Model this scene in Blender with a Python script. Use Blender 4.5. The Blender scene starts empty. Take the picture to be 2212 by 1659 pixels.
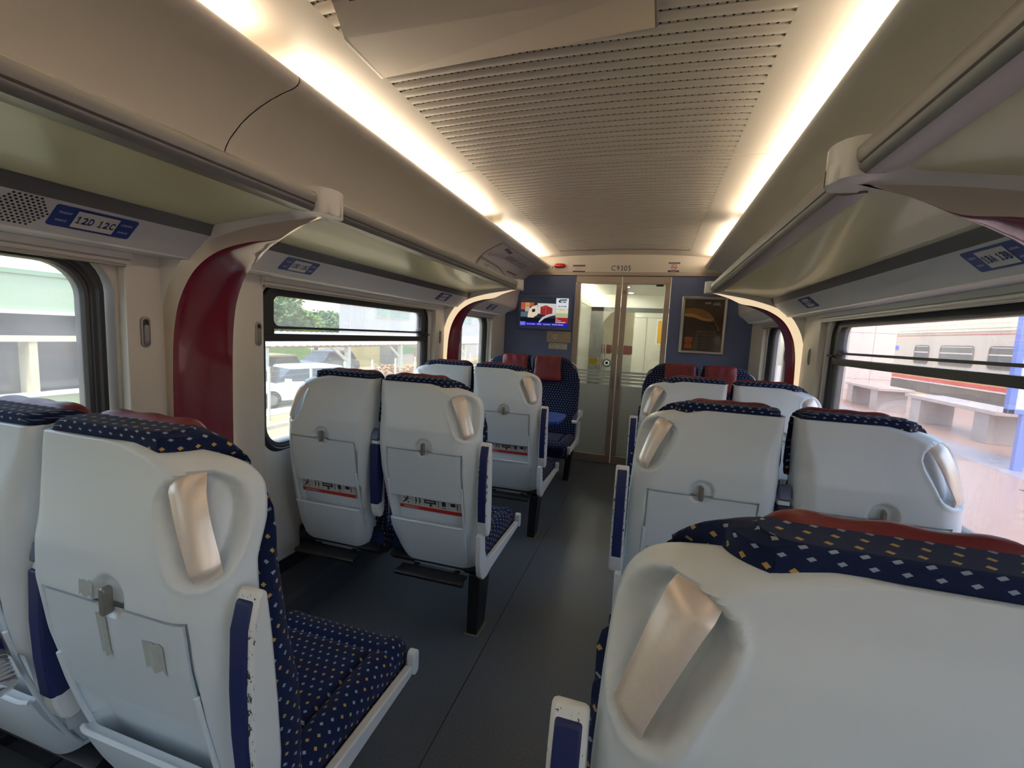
import bpy, bmesh, math, random
from mathutils import Vector, Matrix
random.seed(7)
C = bpy.context.scene.collection
SC = bpy.context.scene

# ------------------------------------------------------------------ camera
def cam_setup():
    yaw, pitch, roll = .2902, -.1093, .0478
    f = Vector((-math.sin(yaw)*math.cos(pitch), math.cos(yaw)*math.cos(pitch), math.sin(pitch)))
    rt = Vector((math.cos(yaw), math.sin(yaw), 0)); up = rt.cross(f)
    rr = math.cos(roll)*rt + math.sin(roll)*up
    uu = -math.sin(roll)*rt + math.cos(roll)*up
    cd = bpy.data.cameras.new('camera'); co = bpy.data.objects.new('camera', cd); C.objects.link(co)
    m = Matrix((rr, uu, -f)).transposed().to_4x4()
    m.translation = (.3145, 0, 1.3132)
    co.matrix_world = m
    cd.sensor_fit = 'HORIZONTAL'; cd.sensor_width = 36; cd.lens = 978/2212*36
    cd.clip_start = .02; cd.clip_end = 500
    SC.camera = co
cam_setup()
# ------------------------------------------------------------------ light
EXPOSURE = 0.62
SKY = .95
SUN = 2.0
STRIP = 13.0
w = bpy.data.worlds.new('world'); SC.world = w; w.use_nodes = True
nt = w.node_tree; nt.nodes.clear()
wo = nt.nodes.new('ShaderNodeOutputWorld'); bg = nt.nodes.new('ShaderNodeBackground')
sky = nt.nodes.new('ShaderNodeTexSky')
sky.sky_type = 'NISHITA'; sky.sun_disc = False; sky.sun_elevation = math.radians(58); sky.sun_rotation = math.radians(200)
sky.air_density = 1.2; sky.dust_density = 2.0; sky.ozone_density = 1.0
bg.inputs[1].default_value = SKY
nt.links.new(sky.outputs[0], bg.inputs[0]); nt.links.new(bg.outputs[0], wo.inputs[0])
sd = bpy.data.lights.new('sun', 'SUN'); sd.energy = SUN; sd.angle = math.radians(1.5); sd.color = (1, .93, .82)
so = bpy.data.objects.new('sun', sd); C.objects.link(so)
so.rotation_euler = Vector((-.22, .50, -1.0)).to_track_quat('-Z', 'Y').to_euler()
so.location = (-10, -10, 30)
vs = SC.view_settings
vs.view_transform = 'Standard'; vs.look = 'None'; vs.gamma = 1; vs.use_curve_mapping = False; vs.exposure = EXPOSURE
try:
    SC.cycles.use_denoising = True
    SC.cycles.max_bounces = 8; SC.cycles.diffuse_bounces = 5; SC.cycles.glossy_bounces = 3
    SC.cycles.transparent_max_bounces = 10; SC.cycles.caustics_reflective = False; SC.cycles.caustics_refractive = False
    SC.cycles.sample_clamp_indirect = 6
except Exception:
    pass

# ------------------------------------------------------------------ materials
def lin(c):
    return tuple(((v/255)/12.92 if v/255 <= .04045 else ((v/255+.055)/1.055)**2.4) for v in c)
MATS = {}
def mat(name, rgb, rough=.5, metal=0.0, spec=.5, var=0.0, vscale=8.0, bump=0.0, bscale=200.0, coat=0.0, stretch=None, trans=0.0):
    if name in MATS: return MATS[name]
    m = bpy.data.materials.new(name); m.use_nodes = True
    t = m.node_tree; b = t.nodes['Principled BSDF']
    col = lin(rgb) + (1,)
    b.inputs['Base Color'].default_value = col
    b.inputs['Roughness'].default_value = rough; b.inputs['Metallic'].default_value = metal
    b.inputs['Specular IOR Level'].default_value = spec
    b.inputs['Coat Weight'].default_value = coat
    tc = t.nodes.new('ShaderNodeTexCoord')
    src = tc.outputs['Object']
    if stretch:
        mp = t.nodes.new('ShaderNodeMapping'); mp.inputs['Scale'].default_value = stretch
        t.links.new(src, mp.inputs[0]); src = mp.outputs[0]
    if var > 0:
        n = t.nodes.new('ShaderNodeTexNoise'); n.inputs['Scale'].default_value = vscale; n.inputs['Detail'].default_value = 5
        t.links.new(src, n.inputs['Vector'])
        r = t.nodes.new('ShaderNodeMix'); r.data_type = 'RGBA'; r.blend_type = 'MIX'
        r.inputs[6].default_value = tuple(max(0, v*(1-var)) for v in col[:3]) + (1,)
        r.inputs[7].default_value = tuple(min(1, v*(1+var)) for v in col[:3]) + (1,)
        t.links.new(n.outputs[0], r.inputs[0]); t.links.new(r.outputs[2], b.inputs['Base Color'])
    if bump > 0:
        n2 = t.nodes.new('ShaderNodeTexNoise'); n2.inputs['Scale'].default_value = bscale; n2.inputs['Detail'].default_value = 3
        t.links.new(src, n2.inputs['Vector'])
        bp = t.nodes.new('ShaderNodeBump'); bp.inputs['Strength'].default_value = bump; bp.inputs['Distance'].default_value = .002
        t.links.new(n2.outputs[0], bp.inputs['Height']); t.links.new(bp.outputs[0], b.inputs['Normal'])
    MATS[name] = m
    return m
def emit(name, rgb, s):
    if name in MATS: return MATS[name]
    m = bpy.data.materials.new(name); m.use_nodes = True; t = m.node_tree; t.nodes.clear()
    o = t.nodes.new('ShaderNodeOutputMaterial'); e = t.nodes.new('ShaderNodeEmission')
    e.inputs[0].default_value = lin(rgb) + (1,); e.inputs[1].default_value = s
    t.links.new(e.outputs[0], o.inputs[0]); MATS[name] = m
    return m
def glass_mat(name, tint=(235, 240, 238), dirt_haze=.06, dirt_haze_col=(235, 225, 215), refl=.5):
    if name in MATS: return MATS[name]
    m = bpy.data.materials.new(name); m.use_nodes = True; t = m.node_tree; t.nodes.clear()
    o = t.nodes.new('ShaderNodeOutputMaterial')
    tr = t.nodes.new('ShaderNodeBsdfTransparent'); tr.inputs[0].default_value = lin(tint)+(1,)
    gl = t.nodes.new('ShaderNodeBsdfGlossy'); gl.inputs['Roughness'].default_value = .02
    tl = t.nodes.new('ShaderNodeBsdfTranslucent'); tl.inputs[0].default_value = lin(dirt_haze_col)+(1,)  # pale veil: pane dirt plus washed-out outdoor haze put into the glass
    fr = t.nodes.new('ShaderNodeFresnel'); fr.inputs[0].default_value = 1.45
    ml = t.nodes.new('ShaderNodeMath'); ml.operation = 'MULTIPLY'; ml.inputs[1].default_value = refl
    t.links.new(fr.outputs[0], ml.inputs[0])
    m1 = t.nodes.new('ShaderNodeMixShader'); m2 = t.nodes.new('ShaderNodeMixShader')
    no = t.nodes.new('ShaderNodeTexNoise'); no.inputs['Scale'].default_value = 5; no.inputs['Detail'].default_value = 6
    tcn = t.nodes.new('ShaderNodeTexCoord'); t.links.new(tcn.outputs['Object'], no.inputs['Vector'])
    mr = t.nodes.new('ShaderNodeMapRange'); mr.inputs[1].default_value = .3; mr.inputs[2].default_value = .75
    mr.inputs[3].default_value = dirt_haze*.6; mr.inputs[4].default_value = dirt_haze*1.5
    t.links.new(no.outputs[0], mr.inputs[0]); t.links.new(mr.outputs[0], m1.inputs[0])
    t.links.new(tr.outputs[0], m1.inputs[1]); t.links.new(tl.outputs[0], m1.inputs[2])
    t.links.new(ml.outputs[0], m2.inputs[0]); t.links.new(m1.outputs[0], m2.inputs[1]); t.links.new(gl.outputs[0], m2.inputs[2])
    t.links.new(m2.outputs[0], o.inputs[0]); MATS[name] = m
    return m
def fabric_mat():
    m = bpy.data.materials.new('navy_dotted_fabric'); m.use_nodes = True; t = m.node_tree; b = t.nodes['Principled BSDF']
    b.inputs['Roughness'].default_value = .9; b.inputs['Specular IOR Level'].default_value = .15
    b.inputs['Sheen Weight'].default_value = .06
    uv = t.nodes.new('ShaderNodeUVMap')
    sx = t.nodes.new('ShaderNodeSeparateXYZ'); t.links.new(uv.outputs[0], sx.inputs[0])
    def M(op, a, bb=None):
        n = t.nodes.new('ShaderNodeMath'); n.operation = op
        for i, v in enumerate((a, bb)):
            if v is None: continue
            if isinstance(v, (int, float)): n.inputs[i].default_value = v
            else: t.links.new(v, n.inputs[i])
        return n.outputs[0]
    px = M('DIVIDE', sx.outputs[0], .0255); py = M('DIVIDE', sx.outputs[1], .0215)
    row = M('FLOOR', py); sh = M('MULTIPLY', M('FLOORED_MODULO', row, 2.0), .5)
    fx = M('ABSOLUTE', M('SUBTRACT', M('FRACT', M('ADD', px, sh)), .5))
    fy = M('ABSOLUTE', M('SUBTRACT', M('FRACT', py), .5))
    d = M('ADD', M('MULTIPLY', fx, .0255), M('MULTIPLY', fy, .0215))
    dot = M('LESS_THAN', d, .0047)
    sel = M('FLOORED_MODULO', M('FLOOR', M('DIVIDE', row, 2.0)), 2.0)
    c1 = t.nodes.new('ShaderNodeMix'); c1.data_type = 'RGBA'
    c1.inputs[7].default_value = lin((150, 165, 182))+(1,); c1.inputs[6].default_value = lin((190, 158, 96))+(1,)
    t.links.new(sel, c1.inputs[0])
    no = t.nodes.new('ShaderNodeTexNoise'); no.inputs['Scale'].default_value = 900
    tc = t.nodes.new('ShaderNodeTexCoord'); t.links.new(tc.outputs['Object'], no.inputs['Vector'])
    base = t.nodes.new('ShaderNodeMix'); base.data_type = 'RGBA'
    base.inputs[6].default_value = lin((20, 30, 62))+(1,); base.inputs[7].default_value = lin((33, 45, 82))+(1,)
    t.links.new(no.outputs[0], base.inputs[0])
    c2 = t.nodes.new('ShaderNodeMix'); c2.data_type = 'RGBA'
    t.links.new(dot, c2.inputs[0]); t.links.new(base.outputs[2], c2.inputs[6]); t.links.new(c1.outputs[2], c2.inputs[7])
    t.links.new(c2.outputs[2], b.inputs['Base Color'])
    bp = t.nodes.new('ShaderNodeBump'); bp.inputs['Strength'].default_value = .3; bp.inputs['Distance'].default_value = .001
    t.links.new(no.outputs[0], bp.inputs['Height']); t.links.new(bp.outputs[0], b.inputs['Normal'])
    return m
def floor_mat():
    m = bpy.data.materials.new('grey_speckled_vinyl'); m.use_nodes = True; t = m.node_tree; b = t.nodes['Principled BSDF']
    b.inputs['Roughness'].default_value = .42
    tc = t.nodes.new('ShaderNodeTexCoord')
    n = t.nodes.new('ShaderNodeTexNoise'); n.inputs['Scale'].default_value = 260; n.inputs['Detail'].default_value = 2
    n2 = t.nodes.new('ShaderNodeTexNoise'); n2.inputs['Scale'].default_value = 1.6; n2.inputs['Detail'].default_value = 5
    t.links.new(tc.outputs['Object'], n.inputs['Vector']); t.links.new(tc.outputs['Object'], n2.inputs['Vector'])
    r = t.nodes.new('ShaderNodeValToRGB')
    r.color_ramp.elements[0].position = .35; r.color_ramp.elements[0].color = lin((84, 92, 101))+(1,)
    r.color_ramp.elements[1].position = .70; r.color_ramp.elements[1].color = lin((116, 127, 138))+(1,)
    t.links.new(n.outputs[0], r.inputs[0])
    mx = t.nodes.new('ShaderNodeMix'); mx.data_type = 'RGBA'; mx.blend_type = 'MULTIPLY'; mx.inputs[0].default_value = .6
    r2 = t.nodes.new('ShaderNodeValToRGB'); r2.color_ramp.elements[0].color = (.6, .6, .6, 1); r2.color_ramp.elements[1].color = (1, 1, 1, 1)
    t.links.new(n2.outputs[0], r2.inputs[0]); t.links.new(r.outputs[0], mx.inputs[6]); t.links.new(r2.outputs[0], mx.inputs[7])
    t.links.new(mx.outputs[2], b.inputs['Base Color'])
    rr = t.nodes.new('ShaderNodeMapRange'); rr.inputs[3].default_value = .34; rr.inputs[4].default_value = .55
    t.links.new(n2.outputs[0], rr.inputs[0]); t.links.new(rr.outputs[0], b.inputs['Roughness'])
    return m

M_shell = mat('pale_grey_plastic', (220, 229, 235), .32, var=.04, vscale=3, bump=.04, bscale=500)
M_shell2 = mat('pale_grey_tray_plastic', (214, 224, 231), .38, var=.04, vscale=4)
M_white = mat('white_arm_plastic', (224, 227, 226), .38, var=.05, vscale=20)
def chipped():
    m = mat('chipped_white_arm', (224, 227, 226), .38); t = m.node_tree; b = t.nodes['Principled BSDF']
    tc = t.nodes.new('ShaderNodeTexCoord'); sx = t.nodes.new('ShaderNodeSeparateXYZ'); t.links.new(tc.outputs['Object'], sx.inputs[0])
    n = t.nodes.new('ShaderNodeTexNoise'); n.inputs['Scale'].default_value = 170; n.inputs['Detail'].default_value = 4; n.inputs['Roughness'].default_value = .7
    mp = t.nodes.new('ShaderNodeMapping'); mp.inputs['Scale'].default_value = (1, 1.4, .45); t.links.new(tc.outputs['Object'], mp.inputs[0]); t.links.new(mp.outputs[0], n.inputs['Vector'])
    # wear keeps to the rear edge and the top of the arm
    mr = t.nodes.new('ShaderNodeMapRange'); mr.inputs[1].default_value = -.012; mr.inputs[2].default_value = .012; mr.inputs[3].default_value = .545; mr.inputs[4].default_value = .80; t.links.new(sx.outputs[1], mr.inputs[0])
    mz = t.nodes.new('ShaderNodeMapRange'); mz.inputs[1].default_value = .86; mz.inputs[2].default_value = .90; mz.inputs[3].default_value = .0; mz.inputs[4].default_value = .16; t.links.new(sx.outputs[2], mz.inputs[0])
    sb = t.nodes.new('ShaderNodeMath'); sb.operation = 'SUBTRACT'; t.links.new(mr.outputs[0], sb.inputs[0]); t.links.new(mz.outputs[0], sb.inputs[1])
    gt = t.nodes.new('ShaderNodeMath'); gt.operation = 'GREATER_THAN'; t.links.new(n.outputs[0], gt.inputs[0]); t.links.new(sb.outputs[0], gt.inputs[1])
    mx = t.nodes.new('ShaderNodeMix'); mx.data_type = 'RGBA'; mx.inputs[6].default_value = lin((224, 227, 226))+(1,); mx.inputs[7].default_value = lin((66, 58, 52))+(1,)
    t.links.new(gt.outputs[0], mx.inputs[0]); t.links.new(mx.outputs[2], b.inputs['Base Color'])
    return m
M_chip = chipped()
M_wall = mat('cream_wall_panel', (214, 211, 203), .35, var=.03, vscale=2)
M_ceil = mat('cream_ceiling_panel', (208, 199, 187), .45, var=.02, vscale=2)
M_panel = mat('cream_cove_panel', (206, 202, 196), .4, var=.03, vscale=1.5)
M_sign = mat('cool_grey_panel', (204, 207, 208), .4, var=.03, vscale=3)
M_brk = mat('white_bracket_plastic', (222, 221, 215), .3, var=.03, vscale=3)
M_band = mat('beige_gloss_band', (205, 192, 174), .16, coat=.5, var=.03, vscale=4)
M_red = mat('maroon_gloss_panel', (124, 38, 54), .16, coat=.4, var=.08, vscale=3)
M_blue = mat('blue_wall_panel', (98, 112, 152), .5, var=.05, vscale=4, bump=.05, bscale=300)
M_alu = mat('brushed_aluminium', (146, 144, 139), .42, metal=.7, var=.10, vscale=60, stretch=(1, .05, 1))
M_aludk = mat('grey_rail_trim', (120, 118, 116), .4, metal=.5, var=.08, vscale=40, stretch=(1, .05, 1))
M_satin = mat('satin_champagne_metal', (238, 224, 212), .34, metal=.35, var=.05, vscale=200)
M_shelf = mat('frosted_green_glass', (226, 228, 196), .25, var=.04, vscale=2, coat=.2)
M_black = mat('black_rubber', (30, 31, 34), .45, var=.15, vscale=12)
M_rub2 = mat('dark_grey_rubber', (58, 60, 62), .35, var=.1, vscale=12)
M_dark = mat('black_metal', (26, 27, 31), .4, var=.1, vscale=20)
M_navy = mat('navy_vinyl', (30, 40, 92), .5, var=.08, vscale=30)
M_leather = mat('red_leather', (120, 40, 44), .42, var=.14, vscale=14, bump=.35, bscale=60)
M_fab = fabric_mat()
M_floor = floor_mat()
M_duct = mat('dark_grey_duct', (72, 76, 82), .5, var=.1, vscale=6)
M_slot = mat('ceiling_groove_backing', (196, 188, 176), .6, var=.03)  # slightly darker cream of the sheet behind the slats
M_hole = mat('black_hole', (12, 11, 10), .9, var=.05)
M_frame = mat('champagne_door_frame', (176, 164, 150), .38, metal=.55, var=.05, vscale=5)
M_film = mat('frosted_film', (214, 218, 216), .6, var=.04, vscale=3)
def translucent(m, f):
    t = m.node_tree; o = [n for n in t.nodes if n.type == 'OUTPUT_MATERIAL'][0]; b = t.nodes['Principled BSDF']
    tl = t.nodes.new('ShaderNodeBsdfTranslucent'); tl.inputs[0].default_value = b.inputs['Base Color'].default_value
    mx = t.nodes.new('ShaderNodeMixShader'); mx.inputs[0].default_value = f
    t.links.new(b.outputs[0], mx.inputs[1]); t.links.new(tl.outputs[0], mx.inputs[2]); t.links.new(mx.outputs[0], o.inputs[0])
translucent(M_film, .5); translucent(M_shelf, .3)
M_txt = mat('dark_lettering', (40, 44, 62), .6, var=.05)
M_txtb = mat('blue_lettering', (38, 52, 120), .6, var=.05)
M_txtw = mat('white_lettering', (225, 228, 232), .6, var=.03)
M_signblue = mat('sign_blue_print', (44, 64, 134), .45, var=.05)
M_signwhite = mat('sign_white_print', (205, 205, 198), .45, var=.03)
M_table = mat('bright_blue_laminate', (36, 90, 190), .35, var=.05, vscale=10)
M_strip = emit('warm_fluorescent', (255, 237, 210), STRIP)
G_win = glass_mat('window_glass', dirt_haze=.10)
G_winR = glass_mat('dusty_hazy_window_glass', (232, 230, 228), dirt_haze=.06, dirt_haze_col=(240, 222, 214))  # dust, with pinkish outdoor haze mixed into the pane colour
G_door = glass_mat('door_glass', (225, 232, 230), dirt_haze=.03, refl=1.0)

# ------------------------------------------------------------------ mesh helpers
WORLD = {}
def attach(o, parent):
    o.parent = parent
    if parent.name in WORLD: o.matrix_parent_inverse = Matrix.Translation(-Vector(WORLD[parent.name]))
def wthing(name, label, cat, loc, group=None):
    # an Empty at the base of a thing whose parts are modelled in carriage coordinates
    o = bpy.data.objects.new(name, None); C.objects.link(o); o.location = loc; o.empty_display_size = .1
    WORLD[o.name] = tuple(loc)
    o['label'] = label; o['category'] = cat
    if group: o['group'] = group
    return o
class MB:
    def __init__(s): s.v = []; s.f = []; s.uv = []
    def add(s, vs, fs, uvs=None):
        o = len(s.v); s.v += [tuple(p) for p in vs]
        for i, f in enumerate(fs):
            s.f.append(tuple(k+o for k in f)); s.uv.append(uvs[i] if uvs else None)
        return s
    def box(s, x0, x1, y0, y1, z0, z1):
        v = [(x, y, z) for x in (x0, x1) for y in (y0, y1) for z in (z0, z1)]
        return s.add(v, [(0,1,3,2),(4,6,7,5),(0,4,5,1),(2,3,7,6),(0,2,6,4),(1,5,7,3)])
    def prism(s, pts, axis, a0, a1):
        # pts 2D polygon; axis 0/1/2 extrude axis
        n = len(pts)
        def mk(p, a):
            if axis == 0: return (a, p[0], p[1])
            if axis == 1: return (p[0], a, p[1])
            return (p[0], p[1], a)
        v = [mk(p, a0) for p in pts] + [mk(p, a1) for p in pts]
        f = [tuple(range(n))[::-1], tuple(range(n, 2*n))] + [(i, (i+1) % n, n+(i+1) % n, n+i) for i in range(n)]
        return s.add(v, f)
    def loft(s, rings, cap0=True, cap1=True, closed=True, uvs=None):
        n = len(rings[0]); v = [p for r in rings for p in r]; f = []; uu = []
        for j in range(len(rings)-1):
            for i in range(n if closed else n-1):
                i2 = (i+1) % n
                f.append((j*n+i, j*n+i2, (j+1)*n+i2, (j+1)*n+i))
                if uvs: uu.append((uvs[j][i], uvs[j][i+1], uvs[j+1][i+1], uvs[j+1][i]))
        if cap0: f.append(tuple(range(n))[::-1]); uu.append(tuple(uvs[0][i] for i in range(n))[::-1] if uvs else None)
        if cap1: f.append(tuple((len(rings)-1)*n+i for i in range(n))); uu.append(tuple(uvs[-1][i] for i in range(n)) if uvs else None)
        return s.add(v, f, uu if uvs else None)
    def tube(s, p0, p1, r, n=10, r1=None):
        p0 = Vector(p0); p1 = Vector(p1); d = (p1-p0).normalized()
        a = d.orthogonal().normalized(); b = d.cross(a)
        rs = []
        for p, rad in ((p0, r), (p1, r if r1 is None else r1)):
            rs.append([tuple(p+a*math.cos(t*2*math.pi/n)*rad+b*math.sin(t*2*math.pi/n)*rad) for t in range(n)])
        return s.loft(rs)
    def path(s, pts, r, n=8):
        P = [Vector(p) for p in pts]; rs = []
        ref = Vector((.31, .72, .62)).normalized()
        for i, p in enumerate(P):
            d = (P[min(i+1, len(P)-1)]-P[max(i-1, 0)]).normalized()
            a = (ref-d*ref.dot(d)).normalized(); b = d.cross(a)
            rs.append([tuple(p+a*math.cos(t*2*math.pi/n)*r+b*math.sin(t*2*math.pi/n)*r) for t in range(n)])
        return s.loft(rs)
    def lathe(s, prof, n=24, c=(0, 0, 0)):
        rs = [[(c[0]+r*math.cos(t*2*math.pi/n), c[1]+r*math.sin(t*2*math.pi/n), c[2]+z) for t in range(n)] for r, z in prof]
        return s.loft(rs)
    def xf(s, M):
        s.v = [tuple(M @ Vector(p)) for p in s.v]; return s
    def mirx(s):
        s.v = [(-x, y, z) for x, y, z in s.v]
        s.f = [f[::-1] for f in s.f]; s.uv = [u[::-1] if u else None for u in s.uv]
        return s
    def build(s, name, m, parent=None, smooth=35, bevel=0, seg=2, fix=True):
        me = bpy.data.meshes.new(name); me.from_pydata(s.v, [], s.f)
        if any(s.uv):
            l = me.uv_layers.new(name='UVMap'); k = 0
            for fi, f in enumerate(s.f):
                for c in range(len(f)):
                    if s.uv[fi]: l.data[k].uv = s.uv[fi][c]
                    k += 1
        if fix:
            bm = bmesh.new(); bm.from_mesh(me); bmesh.ops.recalc_face_normals(bm, faces=bm.faces[:]); bm.to_mesh(me); bm.free()
        me.materials.append(m)
        if smooth:
            me.shade_smooth(); me.set_sharp_from_angle(angle=math.radians(smooth))
        o = bpy.data.objects.new(name, me); C.objects.link(o)
        if parent: attach(o, parent)
        if bevel:
            b = o.modifiers.new('bevel', 'BEVEL'); b.width = bevel; b.segments = seg; b.limit_method = 'ANGLE'; b.angle_limit = math.radians(40)
        return o
def share(o, parent=None, loc=None, rot=None):
    c = o.copy(); C.objects.link(c)
    if parent: c.parent = parent
    if loc is not None: c.location = loc
    if rot is not None: c.rotation_euler = rot
    return c
def tag(o, label, cat, group=None, kind=None):
    o['label'] = label
    if cat: o['category'] = cat
    if group: o['group'] = group
    if kind: o['kind'] = kind
    return o
def thing(name, label, cat, loc=(0, 0, 0), rz=0, group=None):
    o = bpy.data.objects.new(name, None); C.objects.link(o); o.location = loc; o.rotation_euler = (0, 0, rz)
    o.empty_display_size = .1
    return tag(o, label, cat, group)
def struct(o, label=None):
    o['kind'] = 'structure'
    if label: o['label'] = label
    return o
def place(o, origin, right, up):
    r = Vector(right).normalized(); u = Vector(up); u = (u-r*u.dot(r)).normalized(); n = r.cross(u)
    M = Matrix((r, u, n)).transposed().to_4x4(); M.translation = Vector(origin)
    o.matrix_world = M; return o
def frame(origin, right, up):
    r = Vector(right).normalized(); u = Vector(up); u = (u-r*u.dot(r)).normalized(); n = r.cross(u)
    M = Matrix((r, u, n)).transposed().to_4x4(); M.translation = Vector(origin); return M
def lerp(a, b, t): return a+(b-a)*t
def interp(tab, x):
    if x <= tab[0][0]: return tab[0][1]
    for (a, b), (c, d) in zip(tab, tab[1:]):
        if x <= c: return b+(d-b)*(x-a)/(c-a)
    return tab[-1][1]
def sm(t): t = max(0, min(1, t)); return t*t*(3-2*t)
def rrect(a0, a1, b0, b1, r, n=6):
    out = []
    for cx, cy, s in ((a1-r, b1-r, 0), (a0+r, b1-r, 90), (a0+r, b0+r, 180), (a1-r, b0+r, 270)):
        for k in range(n+1):
            t = math.radians(s+90*k/n); out.append((cx+r*math.cos(t), cy+r*math.sin(t)))
    return out
def text_mb(txt, w_, h_, bold=False, shear=0.0, spacing=1.0):
    cu = bpy.data.curves.new('txt', 'FONT'); cu.body = txt; cu.size = 1; cu.resolution_u = 3; cu.extrude = 0
    cu.space_character = spacing; cu.shear = shear
    if bold: cu.offset = .035
    o = bpy.data.objects.new('txt', cu); C.objects.link(o)
    dg = bpy.context.evaluated_depsgraph_get(); dg.update()
    me = bpy.data.meshes.new_from_object(o.evaluated_get(dg))
    vs = [tuple(v.co) for v in me.vertices]; fs = [tuple(p.vertices) for p in me.polygons]
    bpy.data.objects.remove(o); bpy.data.curves.remove(cu); bpy.data.meshes.remove(me)
    b = MB()
    if not vs: return b
    x0 = min(p[0] for p in vs); x1 = max(p[0] for p in vs); y0 = min(p[1] for p in vs); y1 = max(p[1] for p in vs)
    sx = w_/(x1-x0); sy = h_/(y1-y0)
    b.add([((p[0]-(x0+x1)/2)*sx, (p[1]-(y0+y1)/2)*sy, 0) for p in vs], fs)
    return b
def text(name, txt, w_, h_, M, m, parent=None, dz=.0012, **k):
    b = text_mb(txt, w_, h_, **k); b.xf(M @ Matrix.Translation((0, 0, dz)))
    return b.build(name, m, parent, smooth=0, fix=False)
def flat(polys, M, dz=.0006):
    b = MB()
    for p in polys: b.add([M @ Vector((x, y, dz)) for x, y in p], [tuple(range(len(p)))])
    return b
def rc(x0, x1, y0, y1): return [(x0, y0), (x1, y0), (x1, y1), (x0, y1)]
def ell(cx, cy, rx, ry, n=20): return [(cx+rx*math.cos(2*math.pi*k/n), cy+ry*math.sin(2*math.pi*k/n)) for k in range(n)]

# ================================================================== THE CARRIAGE SHELL
YB, YE = -4.6, 4.771          # rear wall, front end wall
fl = MB().box(-1.30, 1.30, YB, YE+.02, -.05, 0).build('floor', M_floor, smooth=0); struct(fl, 'dark grey speckled vinyl aisle floor')
MB().box(-.256, -.253, YB, YE, 0, .0006).build('floor_joint', M_black, fl, smooth=0)

# ---- side walls
WINS = {-1: [(-4.35, -2.75), (-2.45, -.75), (-.45, .985), (1.52, 3.065), (3.60, 4.33)],
        1: [(-4.35, -2.75), (-2.45, -.75), (-.55, .90), (1.20, 2.92), (3.62, 4.30)]}
ZW0, ZW1 = .735, 1.487
def hole_panel(b, X, sg, ya, yb, za, zb, hole):
    # flat panel at x=X with a rounded hole, then a reveal going outwards
    n = len(hole); cy = sum(p[0] for p in hole)/n; cz = sum(p[1] for p in hole)/n
    outer = []
    for p in hole:
        # project on the bounding rectangle along the dominant direction
        dy, dz = p[0]-cy, p[1]-cz
        ty = ((yb-cy) if dy > 0 else (ya-cy))/dy if abs(dy) > 1e-6 else 1e9
        tz = ((zb-cz) if dz > 0 else (za-cz))/dz if abs(dz) > 1e-6 else 1e9
        t = min(ty, tz); outer.append((cy+dy*t, cz+dz*t))
    v = [(X, p[0], p[1]) for p in outer]+[(X, p[0], p[1]) for p in hole]+[(X+sg*.075, p[0], p[1]) for p in hole]
    f = []
    for i in range(n):
        j = (i+1) % n
        f += [(i, j, n+j, n+i), (n+i, n+j, 2*n+j, 2*n+i)]
    b.add(v, f)
    # square corners of the panel left open by the projection
    for (py, pz) in ((ya, za), (ya, zb), (yb, za), (yb, zb)):
        q = sorted(range(n), key=lambda i: (outer[i][0]-py)**2+(outer[i][1]-pz)**2)
        a = [i for i in q if abs(outer[i][0]-py) < 1e-6]; c = [i for i in q if abs(outer[i][1]-pz) < 1e-6]
        if a and c and a[0] != c[0]:
            b.add([(X, py, pz), (X, outer[a[0]][0], outer[a[0]][1]), (X, outer[c[0]][0], outer[c[0]][1])], [(0, 1, 2)])
WALL = {}
for sg, nm in ((-1, 'left'), (1, 'right')):
    X = sg*1.255; b = MB()
    def strip(ya, yb, za, zb): b.add([(X, ya, za), (X, yb, za), (X, yb, zb), (X, ya, zb)], [(0, 1, 2, 3)])
    strip(YB, YE, .0, .70); strip(YB, YE, 1.52, 1.85)
    ws = WINS[sg]
    edges = [YB]+[(ws[i][1]+ws[i+1][0])/2 for i in range(len(ws)-1)]+[YE]
    for i, (a, c) in enumerate(ws):
        hole_panel(b, X, sg, edges[i], edges[i+1], .70, 1.52, rrect(a, c, ZW0, ZW1, .11, 8))
    wl = b.build('wall_'+nm, M_wall, smooth=40); WALL[sg] = struct(wl, 'cream side wall on the %s with rounded window openings' % nm)
    # black skirting, heater duct
    struct(MB().box(min(X, X-sg*.006), max(X, X-sg*.006), YB, YE, .15, .215).build('baseboard_'+nm, M_black, smooth=0), 'black skirting strip along the %s wall' % nm)
    struct(MB().prism([(sg*1.255, 0), (sg*1.255, .155), (sg*1.125, .12), (sg*1.105, .10), (sg*1.10, 0)], 1, YB, YE).build('trim_%d' % (1 if sg < 0 else 2), M_duct, smooth=0),
           'dark grey heater duct along the foot of the %s wall' % nm)

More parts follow.
